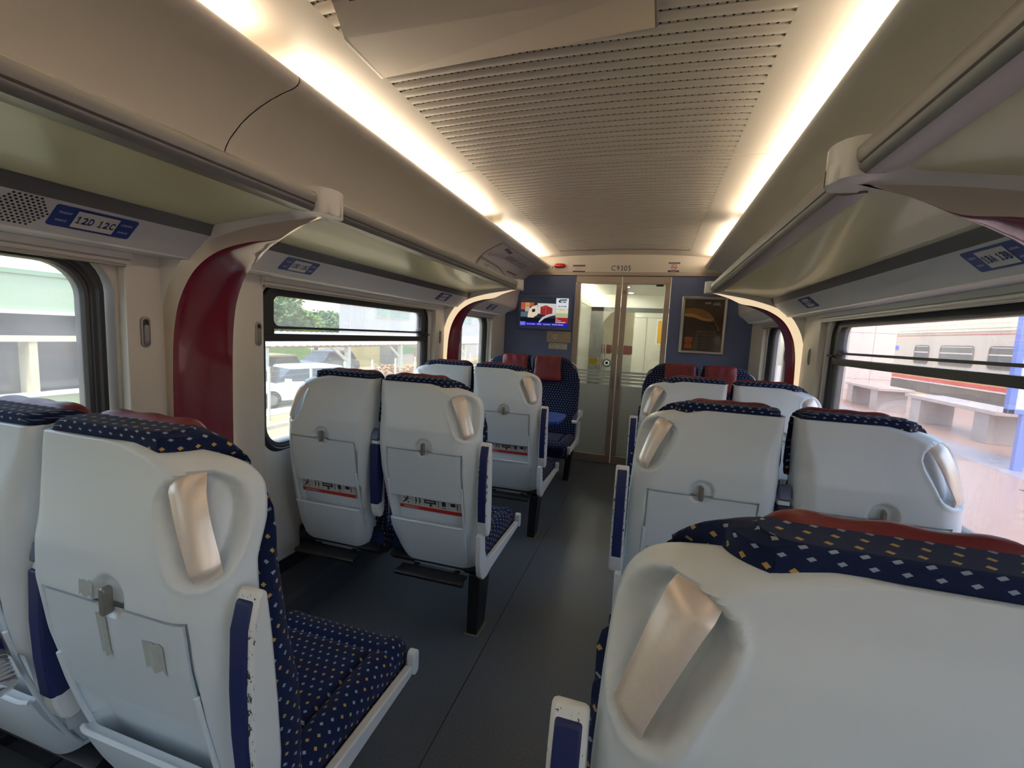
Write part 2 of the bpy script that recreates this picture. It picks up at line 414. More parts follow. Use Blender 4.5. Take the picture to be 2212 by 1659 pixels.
# ---- windows
def gasket(sg, a, c, r, prof):
    # prof: list of (inset, x) sections, ring-lofted
    rings = []
    for ins, x in prof:
        rings.append([(sg*x, p[0], p[1]) for p in rrect(a+ins, c-ins, ZW0+ins, ZW1-ins, max(.02, r-ins*.6), 8)])
    b = MB(); b.loft(rings+[rings[0]], cap0=False, cap1=False); return b
nwin = 0
for sg, nm in ((-1, 'left'), (1, 'right')):
    for i, (a, c) in enumerate(WINS[sg]):
        nwin += 1
        a2, c2 = a+.03, c-.03
        g = gasket(sg, a2, c2, .11, [(-.008, 1.275), (-.008, 1.264), (-.003, 1.259), (.006, 1.261), (.010, 1.270), (.018, 1.273), (.021, 1.284), (.021, 1.33), (-.008, 1.33)]).build('window_%d' % nwin, M_black, smooth=30)
        struct(g, ['%s carriage window behind the camera', '%s carriage window behind the camera', 'nearest %s side window with one fixed pane', '%s side window with a hopper vent over a fixed pane', 'last short window on the %s beside the end wall'][i] % nm)
        gi = gasket(sg, a2, c2, .11, [(.018, 1.285), (.021, 1.281), (.030, 1.284), (.033, 1.294), (.033, 1.325), (.018, 1.325)]).build('inner_gasket', M_rub2, g, smooth=30)
        Gm = G_win if sg < 0 else G_winR
        y0, y1, z0, z1 = a2+.02, c2-.02, ZW0+.02, ZW1-.02
        if i == 3:
            # hopper vent: sash frame, upper pane, transom, lower pane
            zt0, zt1 = 1.300, 1.432
            uy1 = y1-.0; uy0 = y0
            xs = sg*1.285
            hs = MB()
            out = rrect(uy0-.02, uy1+.02, zt0-.011, 1.470, .02, 5); inn = rrect(uy0+.045, uy1-.055, zt0, zt1, .03, 5)
            def lay(x, L): return [(sg*x, p[0], p[1]) for p in L]
            hs.loft([lay(1.272, out), lay(1.272, inn), lay(1.31, inn), lay(1.31, out), lay(1.272, out)], cap0=False, cap1=False)
            hs.build('hopper_sash', M_black, g, smooth=30)
            MB().box(*sorted((sg*1.268, sg*1.312)), y0-.03, y1+.03, 1.232, 1.266).build('transom', M_black, g, smooth=0, bevel=.004)
            MB().tube((sg*1.262, y1-.03, 1.278), (sg*1.262, y1+.06, 1.281), .005, 8).build('vent_catch', M_dark, g)
            MB().box(*sorted((sg*1.294, sg*1.298)), uy0, uy1, zt0-.01, zt1+.01).build('upper_pane', Gm, g, smooth=0)
            MB().box(*sorted((sg*1.298, sg*1.302)), y0, y1, z0, 1.245).build('lower_pane', Gm, g, smooth=0)
            MB().box(*sorted((sg*1.294, sg*1.298)), y0, y1, 1.258, 1.295).build('gap_pane', Gm, g, smooth=0)
            for q0, q1 in ((y0-.02, y0+.045), (y1-.055, y1+.02)): MB().box(*sorted((sg*1.27, sg*1.31)), q0, q1, 1.258, 1.296).build('sash_guide', M_black, g, smooth=0)
        else:
            MB().box(*sorted((sg*1.298, sg*1.302)), y0, y1, z0, z1).build('pane', Gm, g, smooth=0)
        # roller blind cassette over the window
        if i >= 2:
            b = MB(); ya, yb = a-.02, c+.02
            b.prism([(sg*1.255, 1.515), (sg*1.207, 1.512), (sg*1.200, 1.500), (sg*1.203, 1.482), (sg*1.255, 1.482)], 1, ya, yb)
            b.prism([(sg*1.255, 1.484), (sg*1.215, 1.484), (sg*1.209, 1.478), (sg*1.209, 1.472), (sg*1.215, 1.466), (sg*1.255, 1.466)], 1, ya, yb)
            t = wthing('roller_blind', ['', '', 'rolled up cream blind cassette over the nearest %s window', 'rolled up cream blind cassette over the %s hopper window', 'short cream blind cassette over the last %s window'][i] % nm, 'blind', (sg*1.23, (a+c)/2, 1.466), 'roller blinds over the windows')
            b.build('cassette', M_wall, t, smooth=30)
            MB().box(*sorted((sg*1.213, sg*1.222)), ya+.01, yb-.01, 1.458, 1.468).build('pull_bar', M_alu, t, smooth=0, bevel=.002)

# ---- posts between the windows with coat hooks
POSTS = {-1: [(.995, 1.115, 1.047), (1.355, 1.512, 1.483), (3.085, 3.24, 3.165), (3.475, 3.592, 3.54), (4.345, 4.77, None)],
         1: [(.905, 1.02, None), (1.275, 1.192+.01, None), (2.955, 3.225, 3.08), (3.47, 3.61, 3.58), (4.31, 4.77, None)]}
for sg, nm in ((-1, 'left'), (1, 'right')):
    for k, (a, c, hy) in enumerate(POSTS[sg]):
        if c > a:
            p = MB().box(*sorted((sg*1.256, sg*1.222)), a, c, .16, 1.53).build('post_panel', M_wall, WALL[sg], smooth=0, bevel=.005)
        if hy:
            x = 1.222
            L = {(-1, 0): 'coat hook in the post beside the nearest left window', (-1, 1): 'coat hook in the post right of the near left red bracket', (-1, 2): 'coat hook left of the far left red bracket', (-1, 3): 'coat hook right of the far left red bracket',
                 (1, 2): 'coat hook in the right post beside the hopper window', (1, 3): 'coat hook beyond the far right red bracket'}[(sg, k)]
            t = wthing('coat_hook', L, 'hook', (sg*x, hy, 1.265), 'coat hooks in the window posts')
            b = MB(); oo = rrect(hy-.014, hy+.014, 1.216, 1.314, .0139, 6); ii = rrect(hy-.009, hy+.009, 1.224, 1.306, .0088, 6)
            def lay(xx, Lp): return [(sg*xx, q[0], q[1]) for q in Lp]
            b.loft([lay(1.223, oo), lay(1.2185, oo), lay(1.217, ii), lay(1.2215, ii)], cap0=False, cap1=False); b.build('bezel', M_alu, t)
            MB().add(lay(1.2205, ii), [tuple(range(len(ii)))]).build('recess', M_dark, t, smooth=0)
            b = MB(); oo = rrect(hy-.0075, hy+.0075, 1.225, 1.292, .007, 5)
            b.loft([lay(1.2207, oo), lay(1.2165, rrect(hy-.0075, hy+.0075, 1.225, 1.290, .007, 5)), lay(1.2135, rrect(hy-.006, hy+.006, 1.235, 1.287, .0055, 5))], cap0=False); b.build('flap', M_alu, t)

# ---- ceiling: smooth sides plus perforated slatted middle
def zc(x):
    a = abs(x)
    return 2.158-.030*(a/.86)**2.2
PERF = .598
cb = MB(); xs = [-.875, -.84, -.78, -.70, -.62, -PERF]
for sg in (-1, 1):
    col = [(sg*x*-1, 0) for x in xs]
    L = [(sg*abs(x), zc(x)) for x in xs]
    v = [(x, YB, z) for x, z in L]+[(x, YE, z) for x, z in L]; n = len(L)
    cb.add(v, [(i, i+1, n+i+1, n+i) for i in range(n-1)])
    # upstand of the cove
    cb.add([(sg*.875, YB, zc(.875)), (sg*.875, YE, zc(.875)), (sg*.885, YE, 2.02), (sg*.885, YB, 2.02)], [(0, 1, 2, 3)])
for (ya, yb) in ((4.50, YE), (YB, -.65)):
    L = [(-PERF+2*PERF*k/12, zc(-PERF+2*PERF*k/12)) for k in range(13)]
    v = [(x, ya, z) for x, z in L]+[(x, yb, z) for x, z in L]
    cb.add(v, [(i, i+1, 14+i, 13+i) for i in range(12)])
ceil = cb.build('ceiling', M_ceil, smooth=30); struct(ceil, 'cream carriage ceiling with a perforated slatted middle')
# backing sheet behind the slats
L = [(-PERF+2*PERF*k/12, zc(-PERF+2*PERF*k/12)+.0032) for k in range(13)]
bb = MB().add([(x, -.66, z) for x, z in L]+[(x, 4.51, z) for x, z in L], [(i, i+1, 14+i, 13+i) for i in range(12)]).build('groove_sheet', M_slot, ceil, smooth=30)
PIT = .0486; JOINT = 2.270
def slat_mesh(w_):
    L = [(-PERF+2*PERF*k/10, zc(-PERF+2*PERF*k/10)) for k in range(11)]
    rs = []
    h = w_/2
    for x, z in L:
        rs.append([(x, -h, z+.0034), (x, -h, z+.0012), (x, -h+.0022, z), (x, h-.0022, z), (x, h, z+.0012), (x, h, z+.0034)])
    b = MB(); b.loft(rs, closed=False, cap0=False, cap1=False); return b
proto = None; hb = MB(); y = 1.356-PIT*41; gi = []
k = 0
ys = []
y = 1.356
while y > -.62: y -= PIT
y += PIT
while y < 4.46:
    ys.append(y); y += PIT
for gy in ys:
    cy = gy+PIT/2
    if proto is None:
        proto = slat_mesh(PIT-.0115).build('slat', M_ceil, ceil, smooth=30); proto.location = (0, cy, 0)
    else:
        share(proto, None, (0, cy, 0))
    if gy > .75:
        nn = int(2*PERF/.0225)
        for q in range(nn):
            x = -PERF+.018+q*.0225
            if x > PERF-.012: break
            z = zc(x)+.0026; r = .0037
            hb.add([(x+r*math.cos(a), gy+r*math.sin(a), z) for a in [j*math.pi/3 for j in range(6)]], [(0, 1, 2, 3, 4, 5)])
hob = hb.build('perforations', M_hole, ceil, smooth=0, fix=False); hob['kind'] = 'stuff'
# rounded end caps of the grooves and cross joint
jb = MB()
for x0, x1 in ((-.875, .875),):
    L = [(x0+(x1-x0)*k/24) for k in range(25)]
    rs = [[(x, JOINT-.004, zc(x)+.001), (x, JOINT-.0035, zc(x)-.002), (x, JOINT+.0035, zc(x)-.002), (x, JOINT+.004, zc(x)+.001)] for x in L]
    jb.loft(rs, closed=False, cap0=False, cap1=False)
jb.build('cross_joint', M_ceil, ceil, smooth=30)

# ---- curved cove panels over the racks
PROF = [(.765, 2.058), (.759, 2.048), (.760, 2.038), (.768, 2.030), (.785, 2.022), (.825, 2.013), (.863, 2.001), (.908, 1.983), (.95, 1.962), (.985, 1.940), (1.015, 1.914), (1.036, 1.894), (1.051, 1.872), (1.062, 1.843), (1.070, 1.79), (1.080, 1.70), (1.094, 1.60), (1.105, 1.58), (1.16, 1.552), (1.255, 1.55)]
for sg, nm, joint in ((-1, 'left', 1.20), (1, 'right', 3.39)):
    b = MB(); n = len(PROF)
    for (ya, yb) in ((YB, joint-.002), (joint+.002, YE)):
        v = [(sg*x, ya, z) for x, z in PROF]+[(sg*x, yb, z) for x, z in PROF]
        b.add(v, [(i, i+1, n+i+1, n+i) for i in range(n-1)])
    # recessed joint between the two panels
    v = [(sg*(x+.004), joint-.002, z+.003) for x, z in PROF]+[(sg*(x+.004), joint+.002, z+.003) for x, z in PROF]
    b.add(v, [(i, i+1, n+i+1, n+i) for i in range(n-1)])
    # bottom of the lighting cove
    b.add([(sg*.765, YB, 2.058), (sg*.765, YE, 2.058), (sg*.775, YE, 2.040), (sg*.775, YB, 2.040), (sg*.885, YE, 2.035), (sg*.885, YB, 2.035)], [(0, 1, 2, 3), (3, 2, 4, 5)])
    struct(b.build('trim_%d' % (3 if sg < 0 else 4), M_panel, smooth=40), 'curved cream cove panel between ceiling light and luggage rack on the %s' % nm)

# ---- outer car body
b = MB()
for sg in (-1, 1):
    b.box(*sorted((sg*1.335, sg*1.36)), YB-.1, YE+2.6, 1.50, 2.30); b.box(*sorted((sg*1.335, sg*1.36)), YB-.1, YE+2.6, -.9, .72)
    ws = WINS[sg]; ed = [(YB-.1, ws[0][0])]+[(ws[i][1], ws[i+1][0]) for i in range(4)]+[(ws[4][1], YE+2.6)]
    for a, c in ed: b.box(*sorted((sg*1.335, sg*1.36)), a+.02, c-.02, .71, 1.51)
b.box(-1.36, 1.36, YB-.1, YE+2.6, 2.28, 2.31); b.box(-1.36, 1.36, YB-.1, YE+2.6, -.12, -.06)
struct(b.build('trim_5', M_white, smooth=0), 'outer body shell of the carriage')
struct(MB().box(-1.30, 1.30, YB-.05, YB, 0, 2.3).build('wall_back', M_wall, smooth=0), 'cream wall closing the carriage behind the camera')

# ---- front end wall: two blue panels, header, door frame
DW = .472
b = MB()
for sg in (-1, 1): b.box(*sorted((sg*DW, sg*1.30)), YE, YE+.06, 0, 1.985)
wf = b.build('wall_front', M_blue, smooth=0); struct(wf, 'blue end wall either side of the glass doors')
b = MB(); N = 20
for k in range(N):
    x0, x1 = -1.1+2.2*k/N, -1.1+2.2*(k+1)/N
    b.add([(x0, YE-.006, 1.985), (x1, YE-.006, 1.985), (x1, YE-.006, 2.3), (x0, YE-.006, 2.3)], [(0, 1, 2, 3)])
hd = b.build('trim_6', M_ceil, smooth=0); struct(hd, 'cream header panel over the end doors')
MB().box(-1.1, 1.1, YE-.012, YE+.05, 1.950, 1.985).build('header_rail', M_frame, hd, smooth=0, bevel=.004)
FH = frame((0, YE-.0065, 0), (1, 0, 0), (0, 0, 1))
text('car_number', 'C9305', .190, .052, FH @ Matrix.Translation((-.022, 2.026, 0)), M_txt, hd, spacing=1.12)

# ---- the two glass door leaves
for sg, nm in ((-1, 'left'), (1, 'right')):
    d = MB(); x0, x1 = sorted((sg*.003, sg*.466)); gx0, gx1 = sorted((sg*.0565, sg*.4165))
    yA, yB_ = YE+.012, YE+.047
    d.box(x0, x1, yA, yB_, 1.871, 1.948); d.box(x0, x1, yA, yB_, .004, .087)
    d.box(x0, gx0, yA, yB_, .087, 1.871); d.box(gx1, x1, yA, yB_, .087, 1.871)
    dl = d.build('door_%d' % (1 if sg < 0 else 2), M_frame, smooth=0, bevel=.003)
    struct(dl, 'sliding glass door leaf with champagne frame, %s of the centre seam' % nm)
    MB().box(gx0, gx1, YE+.027, YE+.031, .087, 1.871).build('pane', G_door, dl, smooth=0)
    fb = MB().box(gx0, gx1, YE+.0225, YE+.0245, .09, .835)
    for (a, c) in ((.858, .878), (.893, .915), (.930, .950), (.962, .985)):
        fb.box(gx0, gx1-.0, YE+.0225, YE+.0245, a, c)
    fb.build('frosted_film', M_film, dl, smooth=0)
    hx = sg*.029
    b = MB(); oo = rrect(hx-.0095, hx+.0095, .79, .93, .009, 6); ii = rrect(hx-.006, hx+.006, .795, .925, .0058, 6)
    def ly(yy, L): return [(q[0], yy, q[1]) for q in L]
    b.loft([ly(YE+.012, oo), ly(YE+.009, oo), ly(YE+.009, ii), ly(YE+.0115, ii)], cap0=False); b.build('pull_handle', M_alu, dl)
    if sg > 0:
        b = MB(); b.loft([[(.0285+r*math.cos(t), yy, 1.792+r*math.sin(t)) for t in [k*math.pi/10 for k in range(20)]] for r, yy in ((.019, YE+.012), (.019, YE+.008), (.016, YE+.006), (.009, YE+.006), (.009, YE+.009))]); b.build('door_lock', M_alu, dl)
        MB().box(.33, .40, YE+.02, YE+.028, 1.853, 1.872).build('pane_clip', M_dark, dl, smooth=0)
    else:
        def disc(r, yy): return [(-.098+r*math.cos(t), yy, 1.066+r*math.sin(t)) for t in [k*math.pi/12 for k in range(24)]]
        db = MB().loft([disc(.046, YE+.012), disc(.046, YE-.002), disc(.040, YE-.008), disc(.034, YE-.009)]).build('door_button', M_frame, dl)
        MB().loft([disc(.026, YE-.0088), disc(.026, YE-.012), disc(.022, YE-.014)]).build('button_face', mat('button_green', (16, 60, 52), .35), db)
        pb = MB()
        for k in range(8):
            t = k*math.pi/4; c_ = Vector((-.098+.021*math.cos(t), 0, 1.066+.021*math.sin(t)))
            pb.box(c_.x-.0038, c_.x+.0038, YE-.0150, YE-.0125, c_.z-.0038, c_.z+.0038)
        pb.build('button_light', emit('pale_green_light', (215, 255, 235), .9), db, smooth=0)
        st = thing('push_sticker', 'yellow arrow sticker pointing at the round green door button', 'sticker', (-.215, YE+.0215, 1.072))
        FB = frame((0, -.0005, 0), (1, 0, 0), (0, 0, 1))
        flat([[(-.075, -.033), (.015, -.033), (.015, .033), (-.075, .033)]], FB).build('yellow_field', mat('sticker_yellow', (214, 200, 40), .5), st, smooth=0)
        flat([[(.015, -.045), (.075, 0), (.015, .045)]], FB).build('arrow_head', mat('sticker_grey', (196, 196, 180), .5), st, smooth=0)
        text('lettering', 'TEKAN UNTUK\nBUKA PINTU', .075, .044, FB @ Matrix.Translation((-.03, 0, 0)), M_txt, st)

# ================================================================== RACKS, BRACKETS, COVE LIGHTS
def crom(P, n):
    # Catmull-Rom resample of tuples
    out = []; m = len(P)
    for k in range(n+1):
        s = k/n*(m-1); i = min(int(s), m-2); t = s-i
        p0, p1, p2, p3 = P[max(i-1, 0)], P[i], P[i+1], P[min(i+2, m-1)]
        out.append(tuple(.5*((2*b)+(-a+c)*t+(2*a-5*b+4*c-d)*t*t+(-a+3*b-3*c+d)*t**3) for a, b, c, d in zip(p0, p1, p2, p3)))
    return out
BF = [(1.255,.16,.13),(1.255,.90,.13),(1.255,1.20,.13),(1.25,1.36,.13),(1.23,1.49,.128),(1.19,1.56,.122),(1.11,1.615,.112),(.99,1.65,.10),(.87,1.662,.088),(.76,1.659,.074),(.69,1.652,.060),(.665,1.650,.054),(.648,1.650,.038),(.637,1.651,.012)]
BW = [(1.235,.16,.12),(1.235,.90,.12),(1.235,1.20,.122),(1.222,1.34,.121),(1.185,1.44,.118),(1.125,1.52,.110),(1.04,1.565,.097),(.93,1.602,.075),(.83,1.626,.045),(.735,1.646,.004),(.69,1.6495,.0),(.665,1.6495,0),(.650,1.6495,0),(.640,1.651,0)]
BR = [(1.205,.16,.115),(1.20,.90,.114),(1.195,1.18,.113),(1.182,1.31,.110),(1.155,1.40,.104),(1.105,1.478,.094),(1.03,1.533,.078),(.945,1.566,.045),(.868,1.584,.006),(.79,1.620,.0),(.69,1.650,0),(.665,1.650,0),(.650,1.650,0),(.640,1.6515,0)]
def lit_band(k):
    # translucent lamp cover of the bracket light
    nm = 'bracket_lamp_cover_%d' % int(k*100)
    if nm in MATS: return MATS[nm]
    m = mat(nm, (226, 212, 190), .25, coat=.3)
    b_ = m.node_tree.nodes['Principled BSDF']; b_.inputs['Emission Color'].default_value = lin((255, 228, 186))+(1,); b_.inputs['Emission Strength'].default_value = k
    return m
def bracket(sg, yc, label, lit=(0, 0)):
    t = wthing('rack_bracket', label, 'bracket', (sg*1.22, yc, .16), 'red lined rack brackets on the side walls')
    NS = 72
    F, W_, R = crom(BF, NS), crom(BW, NS), crom(BR, NS)
    P = lambda p, h, dx=0, dz=0: (sg*(p[0]+dx), yc+h, p[1]+dz)
    b = MB(); bands = []; b3 = MB()
    for s in (-1, 1):
        rr = []; rb = []
        for f, w_, r in zip(F, W_, R):
            hf, hw, hr = max(f[2], .001)*s, max(w_[2], 0)*s, max(r[2], 0)*s
            mid = ((f[0]+w_[0])/2-.004, (f[1]+w_[1])/2-.003)
            # outward (hidden) direction: towards wall low down, up under the rack
            k = max(0, min(1, (1.25-f[0])/.2))
            up = (0.012*(1-k), .034*k)
            rr.append([P(f, hf, up[0], up[1]), P(f, hf), P(mid, (hf*.62+hw*.38)), P(w_, hw)])
            rb.append([P(w_, hw), P(((w_[0]*.6+r[0]*.4), (w_[1]*.55+r[1]*.45)), hw*.55+hr*.45), P(r, hr)])
        b.loft(rr, closed=False, cap0=False, cap1=False)
        bb = MB(); bb.loft(rb, closed=False, cap0=False, cap1=False); bands.append(bb)
    rr = []
    for r, w_ in zip(R, W_):
        h = max(r[2], 0)
        bul = .009*min(1, h/.06)
        row = []
        for q in range(13):
            c = -1+2*q/12
            nx = -.9 if r[0] > 1.1 else -.35; nz = -.3 if r[0] > 1.1 else -.8
            if r[1] < 1.15: nx, nz = -1, 0
            k = (1-c*c)**.6
            row.append(P(r, h*c, nx*bul*k, nz*bul*k))
        rr.append(row)
    b3.loft(rr, closed=False, cap0=False, cap1=False)
    b.build('frame', M_brk, t, smooth=50); 
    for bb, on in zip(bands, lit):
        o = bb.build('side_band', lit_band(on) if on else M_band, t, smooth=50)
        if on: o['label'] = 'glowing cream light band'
    b3.build('red_panel', M_red, t, smooth=60)
    # end cap over the rail
    cp = MB(); rs = []
    for k in range(9):
        a = math.pi*k/8
        rs.append((.060*math.cos(a), .048*math.sin(a)))
    pts = [(sg*(.685-dx), yc+dy) for dy, dx in rs]+[(sg*.715, yc-.060), (sg*.715, yc+.060)]
    cp.prism([(p[0], p[1]) for p in pts], 2, 1.6505, 1.724)
    cp.build('end_cap', M_brk, t, smooth=40)
    return t
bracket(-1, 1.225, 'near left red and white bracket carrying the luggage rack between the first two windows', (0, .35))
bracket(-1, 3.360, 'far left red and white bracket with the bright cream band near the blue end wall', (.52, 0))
bracket(1, 1.120, 'near right red and white rack bracket cut off by the right edge of the photo')
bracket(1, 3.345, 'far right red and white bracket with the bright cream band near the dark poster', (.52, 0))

def rack(sg, ya, yb, label):
    t = wthing('luggage_rack', label, 'luggage rack', (sg*.9, (ya+yb)/2, 1.6), 'overhead luggage racks')
    rail = [(.742, 1.6555), (.700, 1.6505), (.684, 1.6515), (.6745, 1.660), (.6715, 1.668), (.6765, 1.671), (.6715, 1.674), (.667, 1.684), (.667, 1.700), (.672, 1.706), (.684, 1.706), (.692, 1.690), (.742, 1.678)]
    MB().prism([(sg*x, z) for x, z in rail], 1, ya, yb).build('front_rail', M_alu, t, smooth=30)
    sh = [(.738, 1.667), (.738, 1.659), (1.020, 1.609), (1.072, 1.600), (1.072, 1.612), (1.02, 1.621)]
    MB().prism([(sg*x, z) for x, z in sh], 1, ya-.02, yb+.02).build('glass_shelf', M_shelf, t, smooth=20)
    MB().prism([(sg*1.018, 1.6085), (sg*1.024, 1.603), (sg*1.038, 1.576), (sg*1.050, 1.574), (sg*1.075, 1.600)], 1, ya-.05, yb+.05).build('wall_rail', M_aludk, t, smooth=30)
    return t
rack(-1, YB+.1, 1.165, 'near left luggage rack with pale green glass shelf above the first window')
rack(-1, 1.285, 3.315, 'far left luggage rack with green glass shelf between the two left brackets')
rack(1, YB+.1, 1.080, 'near right luggage rack in the top right corner of the photo')
rack(1, 1.200, 3.300, 'far right luggage rack with green glass shelf between the two right brackets')
SP = [(1.038, 1.577), (1.115, 1.512), (1.119, 1.507), (1.119, 1.502), (1.150, 1.500), (1.256, 1.502), (1.256, 1.60), (1.09, 1.60)]
for sg, nm in ((-1, 'left'), (1, 'right')):
    sp = MB()
    sp.prism([(sg*x, z) for x, z in SP], 1, YB, YE-.35 if sg < 0 else YE-.35)
    o = sp.build('trim_%d' % (7 if sg < 0 else 8), M_sign, smooth=30); struct(o, 'sloping grey sign panel above the %s windows' % nm)
    if sg < 0:
        # loudspeaker holes beside seat sign 12D 12C
        t = thing('speaker_grille', 'round cluster of speaker holes left of the 12D 12C seat sign', 'speaker', (-1.0765, .690, 1.5445))
        FS = frame((.0004, 0, -.0005), (0, 1, 0), (-(1.115-1.038)*-1, 0, (1.577-1.512)))
        hb = []
        for i in range(-7, 8):
            for j in range(-7, 8):
                x = i*.0098+(.0049 if j % 2 else 0); yy = j*.0085
                if x*x+yy*yy*1.0 < .050**2: hb.append(ell(x, yy, .0029, .0029, 8))
        hp = flat(hb, FS).build('perforations', M_hole, t, smooth=0, fix=False); hp['kind'] = 'stuff'
def sign_number(txt, w_, h_):
    # slab-footed numerals like the printed seat numbers, one cell per character
    b = MB(); n = len(txt); cw = w_/(n-.45); x = -w_/2
    for ch in txt:
        if ch == ' ': x += cw*.55; continue
        cx = x+cw/2; k = cw/2
        if ch == '1':
            h = h_/2
            b.add([(cx+p*k, q*h, 0) for p, q in ((-.62, -1), (.62, -1), (.62, -.74), (.22, -.74), (.22, 1), (-.08, 1), (-.62, .66), (-.62, .36), (-.16, .60), (-.16, -.74), (-.62, -.74))], [tuple(range(11))])
        else:
            g = text_mb(ch, cw*.84, h_, bold=True); b.add([(p[0]+cx, p[1], 0) for p in g.v], g.f)
        x += cw
    return b
def seat_sign(sg, y0, y1, txt, label):
    # plate lying on the sloping panel
    ym = (y0+y1)/2; k = .5
    ox, oz = lerp(1.038, 1.115, .46), lerp(1.577, 1.512, .46)
    t = thing('seat_sign', label, 'sign', (sg*ox, ym, oz), group='seat number signs above the windows')
    up = (-sg*(1.115-1.038), 0, (1.577-1.512)) if sg > 0 else ((1.115-1.038), 0, (1.577-1.512))
    F = frame((0, 0, 0), (0, -sg, 0), up)
    F = F @ Matrix.Translation((0, 0, .0012))
    hw = abs(y1-y0)/2; hh = .034
    def quad(x0, x1, sk=.0): return [(x0, -hh), (x1, -hh), (x1, hh), (x0, hh)]
    sp = MB(); sp.add([F @ Vector((x, y, z)) for z in (-.0011, .0006) for x, y in rrect(-hw, hw, -hh, hh, .006, 3)], [tuple(range(16)), tuple(range(16, 32))]+[(i, (i+1) % 16, 16+(i+1) % 16, 16+i) for i in range(16)])
    sp.build('plate', M_signblue, t, smooth=0)
    flat([rc(-hw*.50, hw*.52, -hh*.80, hh*.80)], F, .0012).build('number_field', M_signwhite, t, smooth=0)
    sign_number(txt, hw*.96, hh*.70).xf(F @ Matrix.Translation((hw*.01, 0, .0018))).build('lettering', M_txtb, t, smooth=0, fix=False)
    for sx, a, c in ((-1, 'TINGKAP', 'WINDOW'), (1, 'LORONG', 'AISLE')):
        text('small_lettering', a, hw*.30, hh*.20, F @ Matrix.Translation((sx*hw*.75, hh*.38, 0)), M_txtw, t, dz=.0012)
        text('small_lettering', c, hw*.26, hh*.18, F @ Matrix.Translation((sx*hw*.75, -hh*.38, 0)), M_txtw, t, dz=.0012)
    return t
seat_sign(-1, .745, .925, '12D 12C', 'blue and white seat sign reading 12D 12C beside the speaker holes')
seat_sign(-1, 1.458, 1.640, '13D 13C', 'blue and white seat sign reading 13D 13C right of the near left bracket')
seat_sign(-1, 2.81, 2.985, '14D 14C', 'small distant blue seat sign left of the far left bracket')
seat_sign(-1, 3.80, 3.985, '15D 15C', 'seat sign half hidden behind the far left red bracket')
seat_sign(1, 1.272, 1.455, '13A 13B', 'blue and white seat sign reading 13A 13B at the right edge')
seat_sign(1, 2.60, 2.78, '14A 14B', 'glinting seat sign left end of the right grey panel by the far bracket')

# ---- fluorescent tubes lying in the coves
for sg, ya, yb, L in ((-1, YB+.2, 1.10, 'warm cove light tube, nearest on the left of the ceiling'), (-1, 1.205, 3.06, 'long warm cove light tube in the middle of the left cove'),
                      (-1, 3.30, 4.70, 'short warm cove light tube at the far end of the left cove'), (1, YB+.2, 1.10, 'warm cove light tube of the right cove outside the top edge'),
                      (1, 1.14, 3.20, 'long warm cove light tube of the right cove'), (1, 3.43, 4.70, 'short warm cove light tube at the far end of the right cove')):
    t = wthing('cove_light', L, 'light', (sg*.815, (ya+yb)/2, 2.05), 'fluorescent tubes in the ceiling coves')
    x = sg*.815
    MB().tube((x, ya+.03, 2.068), (x, yb-.03, 2.068), .014, 14).build('tube', M_strip, t)
    b = MB()
    for a in (ya, yb): b.box(*sorted((x-.014, x+.014)), a-.014+(.014 if a == ya else -.014), a+.014+(.014 if a == ya else -.014), 2.040, 2.082)
    b.build('lamp_holder', M_white, t, smooth=0, bevel=.003)

# ---- wedge shaped monitor housing hanging from the ceiling
A = [(-.605, 1.41, zc(.6)-.001), (.262, 1.365, zc(.26)-.001), (.262, 1.12, 2.085), (-.535, 1.115, 2.082), (-.455, .965, 2.062), (.262, .955, 2.060), (.262, .30, 2.03), (-.30, .30, 2.03)]
b = MB(); n = 8
top = [(x, y, zc(x)-.0005) for x, y, z in A]
b.add(A+top, [(0, 1, 2, 3), (3, 2, 5, 4), (4, 5, 6, 7), (1, 2, 10, 9), (2, 5, 13, 10), (5, 6, 14, 13), (0, 3, 11, 8), (3, 4, 12, 11), (4, 7, 15, 12), (6, 7, 15, 14), (0, 1, 9, 8)])
t = wthing('monitor_housing', 'cream wedge shaped monitor housing hanging from the ceiling at the top edge', 'monitor', (0, .9, 2.15))
b.build('casing', mat('cream_casing', (214, 198, 176), .5, var=.02), t, smooth=0, bevel=.004)
MB().add([(-.615, 1.412, zc(.6)-.0015), (-.605, 1.412, zc(.6)-.0015), (-.535, 1.115, 2.080), (-.543, 1.115, 2.080)], [(0, 1, 2, 3)]).build('edge_seal', M_aludk, t, smooth=0)
MB().prism([(.30, 2.034), (.955, 2.064), (1.12, 2.089), (1.365, 2.154), (.30, 2.154)], 0, .2625, .268).build('side_trim', M_aludk, t, smooth=0)
MB().prism([(.935, 2.058), (.962, 2.060), (.962, 2.055), (.935, 2.053)], 0, -.405, -.30).build('screen_edge', M_black, t, smooth=0)

# ================================================================== THINGS ON THE END WALL
YF = YE-.0005
